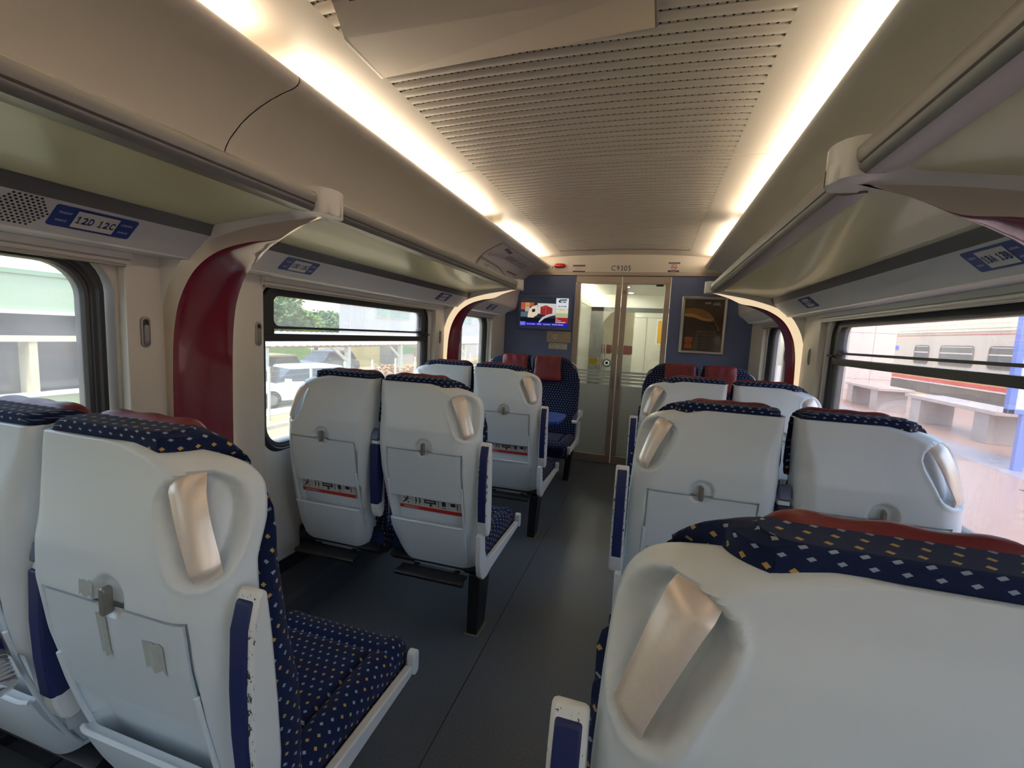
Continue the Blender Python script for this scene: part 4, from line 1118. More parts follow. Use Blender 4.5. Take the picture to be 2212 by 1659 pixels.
def make_seat(mir, role):
    """all parts as (name, MB, material, bevel, smooth, subparts)"""
    parts = []
    def P(name, b, m, bevel=0, smooth=40, sub=()):
        if mir: b.mirx()
        parts.append((name, b, m, bevel, smooth, sub)); 
    def S(name, b, m, bevel=0, smooth=40, stuff=False):
        if mir: b.mirx()
        return (name, b, m, bevel, smooth)
    P('back_shell', shell_mb(), M_shell, 0, 60)
    # grab handle: satin bar following the corner of the shell
    def bar():
        rs = []
        for k in range(25):
            t = k/24; z = lerp(1.068, .899, t); c = lerp(.359, .434, t)+.005*math.sin(math.pi*t); hw = lerp(.0275, .0195, t)
            lift = -.012+.0135*min(1, math.sin(math.pi*t)*2.6)**.7
            r1 = []; r2 = []
            for i in range(9):
                q = -1+2*i/8; e = c+q*hw; (u, y), (nx, ny) = surf(e, z+q*hw*.32)
                o = lift+.0035*(1-q*q)-.001; r1.append((u+nx*o, y+ny*o, z+q*hw*.32)); r2.append((u+nx*(lift-.008), y+ny*(lift-.008), z+q*hw*.32))
            rs.append(r1+r2[::-1])
        b = MB(); b.loft(rs); return b
    P('grab_handle', bar(), M_satin, 0, 50)
    def trayfn(e, z):
        r = math.hypot(e-LAT[0], z-LAT[1]); return -.0075*sm((.037-r)/.009)
    tongue = MB(); (u, y), _ = surf(LAT[0], LAT[1])
    tongue.prism([(u+a, z) for a, z in rrect(-.0068, .0068, .826, .874, .0062, 5)], 1, y-.0085, y+.006)
    sub = [S('latch', tongue, M_alu, .002)]
    tr = plate_mb(TRU0+.0016, TRU1-.0016, TRZ1-.0016, TRZ0, -.0008, .006, 64, 40, trayfn)
    P('tray_table', tr, M_shell2, 0, 30, sub)
    # pocket front with an open lip
    def pk(e, z): return .0+.014*sm((z-.36)/.15)
    pf = plate_mb(TRU0+.002, TRU1-.002, .532, .352, .001, .005, 24, 20, pk)
    lip = MB(); L = []
    for i in range(25):
        e = lerp(TRU0, TRU1, i/24); (uu, yy), (nx, ny) = surf(e, .533); L.append((uu, yy-.015, .534))
    lip.path(L, .0052, 8)
    wing = MB()
    for e in (TRU0+.002, TRU1-.002):
        (u0, y0), _ = surf(e, .533); (u1, y1), _ = surf(e, .40)
        wing.add([(u0-.0015, y0-.015, .532), (u0-.0015, y0+.012, .532), (u1-.0015, y1+.006, .40), (u1-.0015, y1-.004, .40), (u0+.0015, y0-.015, .532), (u0+.0015, y0+.012, .532), (u1+.0015, y1+.006, .40), (u1+.0015, y1-.004, .40)],
                 [(0,1,2,3), (4,7,6,5), (0,4,5,1), (1,5,6,2), (2,6,7,3), (3,7,4,0)])
    P('literature_pocket', pf, M_shell2, 0, 30, [S('pocket_lip', lip, M_shell), S('pocket_side', wing, M_shell2, 0, 0)])
    for e in (TRU0-.001, TRU1+.001):
        rb = MB(); L = []
        for k in range(13):
            z = lerp(.705, .36, k/12); (uu, yy), (nx, ny) = surf(e, z); L.append((uu, yy-.0005, z))
        rb.path(L, .0048, 8); P('guide_rib', rb, M_shell)
    # safety strip in the recess under the tray
    if role != 'facing':
        e0, e1 = .108, TRU1-.008
        b = plate_mb(e0, e1, .637, .575, -.0215, .001, 14, 4)
        s1 = MB(); 
        def on(e, z, o=-.0201):
            (uu, yy), (nx, ny) = surf(e, z); return (uu+nx*o, yy+ny*o, z)
        def q(bb, e0, e1, z0, z1, o=-.0201):
            n_ = max(1, int((e1-e0)/.03)); L = [[on(lerp(e0, e1, k/n_), z0, o), on(lerp(e0, e1, k/n_), z1, o)] for k in range(n_+1)]
            bb.loft(L, closed=False, cap0=False, cap1=False)
        red = MB(); q(red, e0, e1, .576, .592)
        ink = MB(); cells = [e0+.004+(e1-e0-.008)*k/5 for k in range(6)]
        for k in range(6): q(ink, cells[k]-.0004, cells[k]+.0004, .597, .634)
        def pp(cx, pts): 
            ink.add([on(cx+1.3*x*(-1 if mir else 1), .6155+1.3*z) for x, z in pts], [tuple(range(len(pts)))])
        c0 = [(cells[k]+cells[k+1])/2 for k in range(5)]
        order = c0[::-1] if mir else c0
        # running figure
        pp(order[0], ell(.006, .011, .0035, .0035, 8)); pp(order[0], [(-.004, -.001), (.002, -.004), (.007, .005), (.003, .008)]); pp(order[0], [(-.014, -.012), (-.012, -.014), (.001, -.004), (-.003, -.001)]); pp(order[0], [(.0, -.003), (.003, -.004), (.009, -.008), (.007, -.014), (.005, -.013), (.006, -.009)]); pp(order[0], [(.003, .005), (.013, .003), (.013, .001), (.004, .002)]); pp(order[0], [(-.010, .006), (-.003, .006), (.002, .003), (.0, .001), (-.004, .004), (-.010, .004)])
        # two figures
        for dx in (-.007, .006):
            pp(order[1], ell(dx, .010, .0026, .0026, 8)); pp(order[1], [(dx-.0025, -.004), (dx+.0025, -.004), (dx+.0025, .006), (dx-.0025, .006)]); pp(order[1], [(dx-.003, -.013), (dx-.001, -.013), (dx, -.004), (dx-.0025, -.004)])
        # carriage on a jack
        pp(order[2], [(-.020, -.004), (.020, -.004), (.020, .009), (-.020, .009)]); pp(order[2], [(-.004, -.013), (.008, -.013), (.004, -.004), (-.001, -.004)])
        # ladder and carriage end
        pp(order[3], [(-.014, -.012), (-.012, -.012), (-.012, .010), (-.014, .010)]); pp(order[3], [(-.002, -.006), (.012, -.006), (.011, .010), (-.001, .010)]); pp(order[3], [(-.004, -.013), (.014, -.013), (.014, -.011), (-.004, -.011)])
        # last sign
        pp(order[4], [(-.014, -.002), (.002, -.002), (.002, .009), (-.014, .009)]); pp(order[4], [(.007, -.012), (.010, -.012), (.010, .008), (.007, .008)])
        wh = MB(); q(wh, cells[2]+.008, cells[3]-.008, .618, .622, -.0196)
        tm = text_mb('EMERGENCY', .07, .007); tv = []
        cxt = e0+.055 if not mir else e1-.055
        tm.v = [on(cxt+p[0]*(-1 if mir else 1), .584+p[1], -.0194) for p in tm.v]
        P('safety_strip', b, M_signwhite, 0, 30, [S('red_band', red, mat('safety_red', (190, 46, 42), .45), 0, 0), S('pictograms', ink, M_txt, 0, 0), S('carriage_window', wh, M_signwhite, 0, 0), S('lettering', tm, M_txtw, 0, 0)])
    P('backrest', backrest_mb(), M_fab, 0, 60)
    P('headrest', headrest_mb(), M_leather, 0, 50)
    P('seat_cushion', seat_cushion_mb(), M_fab, 0, 60)
    pan = MB().prism([(.07, .33), (.10, .30), (.16, .285), (.54, .288), (.575, .33), (.55, .335), (.10, .345)], 0, .03, .455)
    P('seat_pan', pan, M_dark, .004, 30)
    # footrest under the back
    fr = MB(); fr.box(.105, .405, .000, .060, .300, .312); fr.tube((.100, .003, .300), (.410, .003, .300), .0105, 10)
    fr.box(.15, .17, .03, .16, .300, .31); fr.box(.34, .36, .03, .16, .300, .31)
    P('footrest', fr, M_dark, .002, 40)
    # outer side: frame rail and (on aisle seats) folding armrest
    fp = [(-.004, .52), (.030, .53), (.046, .50), (.056, .435), (.080, .395), (.120, .378), (.545, .366), (.560, .352), (.540, .338), (.140, .322), (.085, .312), (.045, .318), (.015, .345), (.0, .40)]
    kb = MB().prism([(y, z) for y, z in rrect(.545, .575, .335, .405, .013, 5)], 0, .462, .488)
    if role != 'window': P('side_frame', MB().prism(fp, 0, .459, .482), M_white, .004, 40, [S('end_knob', kb, M_white, .004)])
    def armrest(u0, u1, open_=False):
        a = MB().prism(arm_prof(), 0, u0, u1)
        pad = MB(); pr = [(-.0125, .60), (-.0165, .66), (-.0175, .74), (-.0135, .835), (.0, .880), (.010, .888), (.012, .86), (.006, .60)]
        return a, pad.prism([(.0075, .575), (-.009, .58), (-.0158, .66), (-.0178, .74), (-.0138, .838), (-.002, .878), (.008, .884), (.02, .70)], 0, u0+.006 if u0 > .1 else u0+.004, u1-.0065 if u0 > .1 else u1-.004)
    if role in ('aisle', 'facing'):
        if role == 'aisle':
            a, pad = armrest(.459, .503)
            P('aisle_armrest', a, M_chip, .006, 40, [S('arm_pad', pad, M_navy, .003)])
        else:
            # folded down
            a = MB().prism([(.03, .60), (.04, .632), (.10, .648), (.30, .632), (.415, .600), (.425, .585), (.41, .572), (.30, .590), (.12, .585), (.05, .575)], 0, .461, .503)
            pad = MB().prism([(.10, .642), (.105, .651), (.30, .637), (.405, .607), (.40, .600), (.30, .628)], 0, .464, .500)
            P('aisle_armrest', a, M_white, .006, 40, [S('arm_pad', pad, M_navy, .003)])
        # middle armrest of the pair, folded up between the seats
        a = MB().prism(arm_prof(), 0, -.0165, .0165)
        ca, pad = armrest(-.0165, .0165)
        cap = MB().prism([(-.012, .853), (-.004, .886), (.012, .900), (.028, .893), (.032, .872), (.0, .848)], 0, -.0172, .0172)
        P('middle_armrest', ca, M_white, .005, 40, [S('arm_pad', MB().prism([(.0075, .575), (-.009, .58), (-.0158, .66), (-.0178, .74), (-.0138, .838), (.03, .84), (.04, .70), (.03, .58)], 0, -.0170, .0170), M_navy, .004), S('arm_cap', cap, mat('blue_grey_cap', (92, 102, 130), .4), .005)])
        # pedestal leg
        lg = MB()
        lg.loft([[(.405+sx*.024, .185+sy*.054, z+0) for sx, sy in ((-1, -1), (1, -1), (1, 1), (-1, 1))] if z < .02 else [(.425+sx*.026, .155+sy*.066, z) for sx, sy in ((-1, -1), (1, -1), (1, 1), (-1, 1))] for z in (0, .012, .30)])
        P('leg', lg, M_dark, .004, 30)
        P('floor_plate', MB().box(.372, .440, .125, .245, 0, .006), mat('floor_plate_beige', (130, 120, 104), .5), .002, 0)
    else:
        beam = MB().box(.30, .512, .17, .22, .292, .325).box(.495, .512, .14, .30, .20, .34)
        P('wall_mount', beam, M_dark, .003, 0)
    return parts
PROT = {}
def seat(side, role, Y, label, facing=False, group='train seats', skip=()):
    # side -1 / +1; role aisle/window
    sgn_out = -side if role == 'aisle' else side      # world direction of the seat's outer side
    mir = (sgn_out < 0) != facing
    kind = ('facing' if facing else 'aisle') if role == 'aisle' else 'window'
    rz = math.pi if facing else 0
    t = thing('train_seat', label, 'seat', (side*.74, Y, 0), rz, group)
    key = (mir, kind)
    if key not in PROT:
        objs = []
        for name, b, m, bev, smo, sub in make_seat(mir, kind):
            o = b.build(name, m, t, smooth=smo, bevel=bev); subs = [sb.build(n2, m2, o, smooth=s2, bevel=b2, fix=(n2 not in ('lettering',))) for n2, sb, m2, b2, s2 in sub]
            if name == 'back_shell':
                sl = o.modifiers.new('thickness', 'SOLIDIFY'); sl.thickness = .006; sl.offset = -1
            objs.append((o, subs))
        PROT[key] = objs
    else:
        for o, subs in PROT[key]:
            if o.name.split('.')[0] in skip: continue
            c = share(o, t)
            for s2 in subs: share(s2, c)
    return t
YLA, YLB, YLC, YRA, YRB, YRC, YD = .520, 1.600, 2.620, .472, 1.519, 2.582, 4.25
seat(-1, 'aisle', YLB, 'aisle seat in the second row on the left, black leg on the grey floor')
seat(-1, 'window', YLB, 'window seat in the second row on the left beside the hopper window')
la = seat(-1, 'aisle', YLA, 'nearest aisle seat on the left, grey back shell with grab handle and tape marks', skip=('safety_strip',))
M_tape = mat('tape_residue', (176, 182, 176), .75, var=.22, vscale=60)
for e0, e1, z0, z1 in ((.205, .228, .742, .822), (.307, .352, .742, .795), (.172, .205, .846, .874)):
    b = MB(); L = []
    for k in range(6):
        e = lerp(e0, e1, k/5); (u0, y0), _ = surf(e, z0); (u1, y1), _ = surf(e, z1)
        L.append([(u0, y0-.0009, z0+.006*math.sin(k*2.1)), (u1, y1-.0009, z1+.004*math.sin(k*3.3))])
    b.loft(L, closed=False, cap0=False, cap1=False); b.build('tape_mark', M_tape, la, smooth=0, fix=False)
seat(-1, 'window', YLA, 'nearest window seat on the left, holding the water bottle in its pocket', skip=('safety_strip',))
seat(-1, 'aisle', YLC, 'aisle seat in the third row on the left before the blue table')
seat(-1, 'window', YLC, 'window seat in the third row on the left, mostly hidden behind the second row')
seat(-1, 'aisle', YD, 'dotted navy seat facing the camera left of the glass doors, red headrest, aisle side', True)
seat(-1, 'window', YD, 'dotted navy seat facing the camera under the television, window side', True)
seat(1, 'aisle', YRA, 'nearest seat on the right, large grey shell with satin grab handle at the bottom right')
seat(1, 'aisle', YRB, 'aisle seat in the second row on the right with a dark latch on its tray')
seat(1, 'window', YRB, 'window seat in the second row on the right before the platform window')
seat(1, 'aisle', YRC, 'aisle seat in the third row on the right under the framed poster')
seat(1, 'window', YRC, 'window seat in the third row on the right below the far red bracket')
seat(1, 'aisle', YD, 'dotted navy seat facing the camera right of the glass doors, aisle side', True)
seat(1, 'window', YD, 'dotted navy seat facing the camera below the poster, window side', True)

# --- blue table between the facing rows on the left
t = wthing('wall_table', 'bright blue table between the facing seats on the left', 'table', (-.75, 3.27, .70), None)
tp = [(-1.255, 3.03), (-.345, 3.045), (-.262, 3.085), (-.250, 3.20), (-.262, 3.42), (-.345, 3.47), (-1.255, 3.47)]
MB().prism(tp, 2, .700, .7205).build('table_top', M_table, t, smooth=0, bevel=.003)
MB().prism([(-.30+p[0]*0+q[0], q[1]) for p, q in []] or [(-1.22, 3.07), (-.36, 3.08), (-.30, 3.11), (-.30, 3.40), (-.36, 3.43), (-1.22, 3.43)], 2, .690, .700).build('under_frame', M_dark, t, smooth=0, bevel=.002)
MB().prism([(-1.256, .30), (-1.20, .30), (-1.02, .692), (-1.256, .692)], 1, 3.20, 3.30).build('support_bracket', M_alu, t, smooth=0, bevel=.004)

# --- water bottle in the pocket of the nearest left window seat
t = thing('water_bottle', 'clear plastic water bottle with a blue label in the left window seat pocket', 'bottle', (-.780, YLA-.055, .608))
t.rotation_euler = (math.radians(-4), math.radians(-48), 0)
cl = bpy.data.materials.new('clear_plastic'); cl.use_nodes = True
b_ = cl.node_tree.nodes['Principled BSDF']; b_.inputs['Base Color'].default_value = (.86, .89, .95, 1); b_.inputs['Roughness'].default_value = .06; b_.inputs['Transmission Weight'].default_value = .85; b_.inputs['IOR'].default_value = 1.33
pr = [(.0, .0), (.022, .002), (.030, .008)]
for k in range(7): pr += [(.0315, .012+.008*k), (.0295, .016+.008*k)]
pr += [(.0315, .072), (.0315, .135), (.0295, .142), (.0312, .150), (.026, .175), (.014, .195), (.0125, .212), (.0125, .215), (0, .215)]
bt = MB().lathe(pr, 28).build('bottle_body', cl, t, smooth=50)
MB().lathe([(.0318, .074), (.0323, .076), (.0323, .132), (.0318, .134)], 28).build('label_band', mat('bottle_label_blue', (34, 30, 120), .35, var=.15), t, smooth=40)
MB().lathe([(.0325, .112), (.0327, .113), (.0327, .130), (.0325, .131)], 28).build('label_stripe', mat('bottle_label_pale', (150, 160, 196), .35), t, smooth=40)
MB().lathe([(0, .212), (.0145, .212), (.015, .214), (.015, .228), (.013, .231), (0, .231)], 24).build('cap', mat('bottle_cap_blue', (50, 80, 170), .4), t, smooth=40)

# ================================================================== VESTIBULE BEHIND THE DOORS
M_vest = mat('white_vestibule_panel', (206, 206, 200), .3, var=.03)
VY0, VY1, VZ = YE+.06, 7.2, 1.99
v = MB(); v.box(-1.30, 1.30, VY0, VY1+3.2, -.05, 0)
vf = v.build('floor', M_floor, smooth=0); struct(vf, 'vestibule floor beyond the glass doors')
struct(MB().box(-1.3, 1.3, VY0, VY1, VZ, VZ+.03).build('ceiling', M_vest, smooth=0), 'white vestibule ceiling beyond the glass doors')
vl = MB().box(-.64, -.60, VY0, VY1, 0, VZ).build('wall_left', M_vest, smooth=0); struct(vl, 'white vestibule wall on the left')
for y in (5.35, 6.05): MB().box(-.601, -.598, y, y+.004, 0, VZ).build('panel_joint', M_aludk, vl, smooth=0)
MB().box(-.601, -.598, VY0, VY1, 1.78, 1.785).build('panel_joint', M_aludk, vl, smooth=0)
MB().box(-.60, -.565, VY0, VY1, 1.935, 1.975).build('light_cove', emit('vestibule_strip', (255, 234, 205), 55.0), vl, smooth=0)
vr = MB().box(.80, .84, VY0, VY1, 0, VZ).build('wall_right', M_vest, smooth=0); struct(vr, 'white vestibule wall on the right')
# partition with gangway opening at the end of the vestibule
M_gang = mat('dark_gangway_grey', (70, 76, 78), .5, var=.1)
gp = MB().box(-.60, -.41, VY1, VY1+.05, 0, 1.80).box(-.60, .80, VY1, VY1+.05, 1.735, 1.80).build('wall_front', M_gang, smooth=0); struct(gp, 'dark gangway frame at the end of the vestibule')
MB().box(-.60, .80, VY1-.002, VY1+.05, 1.80, VZ).build('upper_panel', M_vest, gp, smooth=0)
MB().prism([(-.41, 1.735), (-.41, 1.56), (-.30, 1.70), (-.25, 1.735)], 1, VY1-.01, VY1+.04).build('corner_brace', M_aludk, gp, smooth=0)
MB().box(.06, .80, VY1+.01, VY1+.05, 0, 1.735).build('white_partition', M_vest, gp, smooth=0)
MB().box(.245, .250, VY1+.006, VY1+.012, 0, 1.66).build('panel_joint', M_aludk, gp, smooth=0)
MB().box(.06, .80, VY1+.006, VY1+.012, 1.655, 1.66).build('panel_joint', M_aludk, gp, smooth=0)
for x in (-.385, -.345):
    MB().tube((x, VY1+.02, .3), (x, VY1+.02, 1.45), .012, 10).build('grab_pole', M_alu, gp)
t = thing('framed_poster', 'yellow poster seen through the right glass door', 'poster', (.475, VY1+.008, 1.45))
MB().box(-.085, .085, -.012, 0, -.19, .19).build('frame', M_white, t, smooth=0, bevel=.003)
MB().box(-.066, .066, -.014, -.010, -.17, .17).build('print', mat('poster_yellow', (206, 156, 40), .5, var=.1), t, smooth=0)
flat([[(.01, -.17), (.066, -.17), (.066, .09), (.03, .06)]], frame((0, -.0145, 0), (1, 0, 0), (0, 0, 1))).build('dark_figure', mat('poster_dark_brown', (84, 66, 44), .5), t, smooth=0)
for x, y, L in ((-.02, 6.10, 'round ceiling downlight nearer the glass doors'), (.0, 6.85, 'round ceiling downlight deeper in the vestibule')):
    t = thing('downlight', L, 'light', (x, y, VZ), group=None)
    MB().lathe([(.048, 0), (.048, -.004), (.036, -.006), (.034, -.002)], 24).build('trim_ring', M_alu, t)
    MB().lathe([(0, -.003), (.034, -.003)], 24).build('lens', emit('downlight_lens', (255, 242, 225), 700.0), t, smooth=0)
# next carriage seen through the gangway
nx = MB().box(-.75, .75, 10.45, 10.5, 0, 2.3).build('wall_back', M_vest, smooth=0); struct(nx, 'pale wall of the next carriage')
struct(MB().box(-.75, -.72, VY1+.05, 10.45, 0, 2.1).build('wall_left', M_vest, smooth=0), 'left side of the next carriage')
struct(MB().box(.72, .75, VY1+.05, 10.45, 0, 2.1).build('wall_right', M_vest, smooth=0), 'right side of the next carriage')
nc = struct(MB().box(-.75, .75, VY1+.05, 10.45, 2.0, 2.05).build('ceiling', M_ceil, smooth=0), 'ceiling of the next carriage')
MB().box(.22, .26, VY1+.3, 10.4, 1.96, 2.0).build('light_strip', emit('next_strip', (255, 230, 190), 18), nc, smooth=0)
MB().box(.02, .30, 10.43, 10.448, 1.35, 1.48).build('notice', M_film, nx, smooth=0)
for x in (-.55, -.16):
    t = thing('train_seat', 'grey seat back with red headrest in the next carriage, %s of two through the gangway' % ('left' if x < -.3 else 'right'), 'seat', (x, 9.1, 0))
    MB().prism(rrect(-.18, .18, .32, 1.05, .05, 5), 1, 0, .03).build('back_shell', M_shell, t, smooth=40)
    MB().prism(rrect(-.18, .18, .34, 1.16, .06, 5), 1, .03, .12).build('backrest', M_navy, t, smooth=40, bevel=.01)
    MB().prism(rrect(-.15, .15, 1.02, 1.20, .03, 4), 1, -.005, .14).build('headrest', M_leather, t, smooth=40, bevel=.01)
    MB().box(-.14, .14, -.006, 0, .55, .85).build('tray_table', M_shell2, t, smooth=0, bevel=.003)
    MB().box(-.03, .03, .0, .16, 0, .36).build('leg', M_dark, t, smooth=0)

# ================================================================== OUTSIDE, LEFT OF THE TRAIN
GZ = -1.6
M_dry = mat('dry_ground', (206, 176, 128), .95, var=.25, vscale=.9)
M_grass = mat('bright_grass', (128, 158, 66), .9, var=.35, vscale=1.2)
gr = MB(); 
gr.add([(-60, -30, GZ), (-1.5, -30, GZ), (-1.5, 70, GZ), (-60, 70, GZ)], [(0, 1, 2, 3)])
g = gr.build('ground', M_dry, smooth=0); struct(g, 'dry sandy ground left of the train')
for y, x0, x1, nm in ((0, -9.6, -9.45, 'kerb'), (0, -8.4, -8.28, 'kerb')):
    MB().box(x0, x1, -20, 60, GZ, GZ+.10).build(nm, mat('pale_concrete', (206, 198, 184), .9, var=.1), g, smooth=0)
MB().box(-14.9, -10.9, -20, 60, GZ, GZ+.02).build('parking_apron', mat('pale_apron', (214, 204, 190), .9, var=.08), g, smooth=0)
# neighbouring carriage
t = wthing('green_carriage', 'pale green railway carriage standing close outside the first left window', 'train', (-4.3, -4, GZ))
M_gr = mat('pale_green_paint', (176, 182, 146), .45, var=.12, vscale=3); M_grd = mat('green_paint', (150, 166, 128), .5, var=.1)
TX = -2.9; T1 = 2.28; T0 = -9.0
roof = [(TX-.02, 1.53), (TX-.04, 1.66), (TX-.10, 1.85), (TX-.35, 2.05), (TX-1.3, 2.2), (TX-2.3, 2.05), (TX-2.6, 1.53)]
MB().prism(roof, 1, T0, T1).build('roof', mat('white_roof_paint', (226, 222, 212), .5, var=.1, vscale=4), t, smooth=40)
body = MB().box(TX-2.6, TX, T0, T1, 1.315, 1.53).box(TX-2.6, TX, T0, T1, .77, .86).build('upper_body', M_gr, t, smooth=0)
MB().box(TX-2.55, TX-.05, T0, T1, .10, .77).build('lower_body', M_gr, t, smooth=0)
MB().box(TX-.05, TX+.006, T0, T1, .62, .768).build('yellow_band', mat('yellow_band', (236, 196, 40), .5), t, smooth=0)
MB().box(TX-.03, TX+.012, T0, T1, 1.508, 1.532).build('rain_gutter', M_grd, t, smooth=0)
MB().box(TX-.03, TX+.014, T0, T1, 1.298, 1.318).build('top_rail', mat('white_rail_paint', (232, 228, 218), .4), t, smooth=0)
MB().box(TX-.03, TX+.016, T0, T1, 1.150, 1.182).build('window_transom', mat('cream_rail_paint', (226, 206, 170), .45), t, smooth=0)
MB().box(TX-.03, TX+.018, T0, T1, .848, .870).build('window_sill', MATS['white_rail_paint'], t, smooth=0)
MB().box(TX-.12, TX-.09, T0, T1, .86, 1.30).build('window_pane', mat('dark_tinted_glass', (72, 70, 74), .06, spec=.8, var=.1), t, smooth=0)
for k in range(9):
    y = 1.61-.72*k
    if y > T0: MB().box(TX-.10, TX+.004, y-.018, y+.018, .86, 1.16).build('window_post', MATS['cream_rail_paint'], t, smooth=0)
MB().box(TX-.10, TX, T1-.06, T1, .86, 1.32).build('corner_post', M_gr, t, smooth=0)
MB().box(TX-2.6, TX-2.55, T0, T1, .86, 1.32).build('far_side', M_gr, t, smooth=0)
MB().box(TX-2.2, TX-.4, T0+1, T1-1.2, GZ+.2, .10).build('bogie', M_dark, t, smooth=0)
MB().box(TX-2.0, TX-.6, T0+2, T0+4, GZ, GZ+.3).build('wheel_set', M_dark, t, smooth=0)

# covered walkway
M_conc = mat('cream_concrete', (222, 212, 194), .8, var=.08)
t = wthing('covered_walkway', 'covered walkway with corrugated roof seen through the left hopper window', 'shelter', (-15, 19, GZ))
rf = MB(); n = 260; ya, yb = -2, 52
L = []
for k in range(n+1):
    y = lerp(ya, yb, k/n); dz = .022*math.sin(k*math.pi/1.0+.5) if False else (.02 if k % 2 else -.02)
    L.append([(-13.7, y, .40+dz), (-13.7, y, .43+dz), (-16.9, y, .92+dz), (-16.9, y, .89+dz)])
rf.loft(L, cap0=True, cap1=True); rf.build('corrugated_roof', mat('pale_roof_sheet', (226, 214, 200), .5, var=.12, vscale=2), t, smooth=0)
MB().box(-14.05, -13.95, ya, yb, .30, .40).build('roof_beam', mat('brown_beam', (170, 140, 112), .8), t, smooth=0)
for k, y in enumerate((4.3, 9.2, 14.1, 19.2, 24.15, 29.1, 34.0, 39)):
    MB().box(-14.12, -13.9, y-.11, y+.11, GZ, .34).build('post', M_conc, t, smooth=0)
    MB().prism([(y-.06, -.45), (y-1.25, .30), (y-1.10, .33), (y-.06, -.30)], 0, -14.05, -13.95).build('brace', M_conc, t, smooth=0)
# wire fence in front
t = wthing('wire_fence', 'wire fence with thin posts along the parking strip', 'fence', (-10.4, 15, GZ))
M_post = mat('pale_fence_post', (206, 198, 184), .7, var=.1); M_wire = mat('fence_wire', (176, 170, 160), .5, metal=.4)
for k in range(14):
    y = 7.2+1.75*k
    MB().box(-10.43, -10.37, y-.03, y+.03, GZ, .02).build('post', M_post, t, smooth=0)
wb = MB()
for k in range(9): wb.tube((-10.4, 2, GZ+.12+.17*k), (-10.4, 34, GZ+.12+.17*k), .0045, 4)
wb.build('wires', M_wire, t, smooth=0)['kind'] = 'stuff'
# dry shrubs behind the fence
def leafy(b, n, c, r, size, rnd, flatz=1.0):
    for _ in range(n):
        while True:
            p = Vector((rnd.uniform(-1, 1), rnd.uniform(-1, 1), rnd.uniform(-1, 1)))
            if .25 < p.length < 1: break
        q = Vector((c[0]+p.x*r[0], c[1]+p.y*r[1], c[2]+p.z*r[2]))
        a = Vector((rnd.uniform(-1, 1), rnd.uniform(-1, 1), rnd.uniform(-.4, .4))).normalized()*size*rnd.uniform(.5, 1.2)
        d = a.cross(Vector((rnd.uniform(-1, 1), rnd.uniform(-1, 1), rnd.uniform(.2, 1)))).normalized()*size*.55
        b.add([q-a, q+d, q+a, q-d], [(0, 1, 2, 3)])
rnd = random.Random(11)
M_brush = mat('dry_brush', (196, 156, 116), .95, var=.3, vscale=3)
for k, (y, h, L) in enumerate(((17.5, .75, 'brown dry bush behind the fence, left one'), (20.3, .85, 'brown dry bush behind the fence, middle one'), (23.2, .7, 'brown dry bush behind the fence, right one'))):
    t = wthing('dry_bush', L, 'bush', (-12.6, y, GZ))
    b = MB(); leafy(b, 900, (-12.6, y, GZ+h*.62), (.6, 1.38, h*.62), .13, rnd); o = b.build('twigs', M_brush, t, smooth=0, fix=False); o['kind'] = 'stuff'
# grass bank
b = MB(); b.prism([(-21, GZ), (-24, GZ+1.5), (-29, GZ+1.6), (-29, GZ)], 1, -10, 27.0); b.build('grass_bank', M_grass, g, smooth=0)
b = MB()
for _ in range(5200):
    y = rnd.uniform(8, 26.9); f = rnd.random(); x = -21-3*f; z = GZ+1.5*f; h = rnd.uniform(.3, .7); a = rnd.uniform(-.14, .14)
    b.add([(x, y-.05, z), (x, y+.05, z), (x+rnd.uniform(-.1, .1), y+a, z+h)], [(0, 1, 2)])
o = b.build('grass_blades', mat('grass_blade', (140, 172, 70), .9, var=.3, vscale=4), g, smooth=0, fix=False); o['kind'] = 'stuff'
# trees
trees = [(-32, 33.2, 3.5, 2.9, 'tall hazy tree at the left edge of the hopper window'), (-34, 38.4, 2.9, 2.6, 'round bright tree second from the left in the hopper window'), (-36, 43.0, 2.7, 2.4, 'green tree in the middle of the row behind the walkway'),
         (-38, 48.4, 2.6, 2.4, 'low green tree just left of the pale building'), (-32, 26.5, 4.0, 3.0, 'big tree hidden mostly behind the window post')]
for k, (x, y, h, r, L) in enumerate(trees):
    t = wthing('tree', L, 'tree', (x, y, GZ))
    MB().tube((x, y, GZ), (x, y, h*.6), .22, 8, .1).build('trunk', mat('bark', (110, 88, 66), .9, var=.2), t)
    b = MB()
    for _ in range(9):
        cx, cy, cz = x+rnd.uniform(-.5, .5)*r, y+rnd.uniform(-.5, .5)*r, h-r*.5+rnd.uniform(-.55, .45)*r*.8
        leafy(b, 420, (cx, cy, cz), (r*.55, r*.55, r*.42), .26, rnd)
    for _ in range(6): leafy(b, 240, (x, y+rnd.uniform(-.5, .5)*r, .3+rnd.uniform(-.6, .8)), (r*.5, r*.5, .9), .26, rnd)
    o = b.build('crown', mat('leaf_green_%d' % (k % 3), [(112, 140, 84), (132, 158, 74), (96, 132, 78)][k % 3], .8, var=.35, vscale=1.5), t, smooth=0, fix=False); o['kind'] = 'stuff'
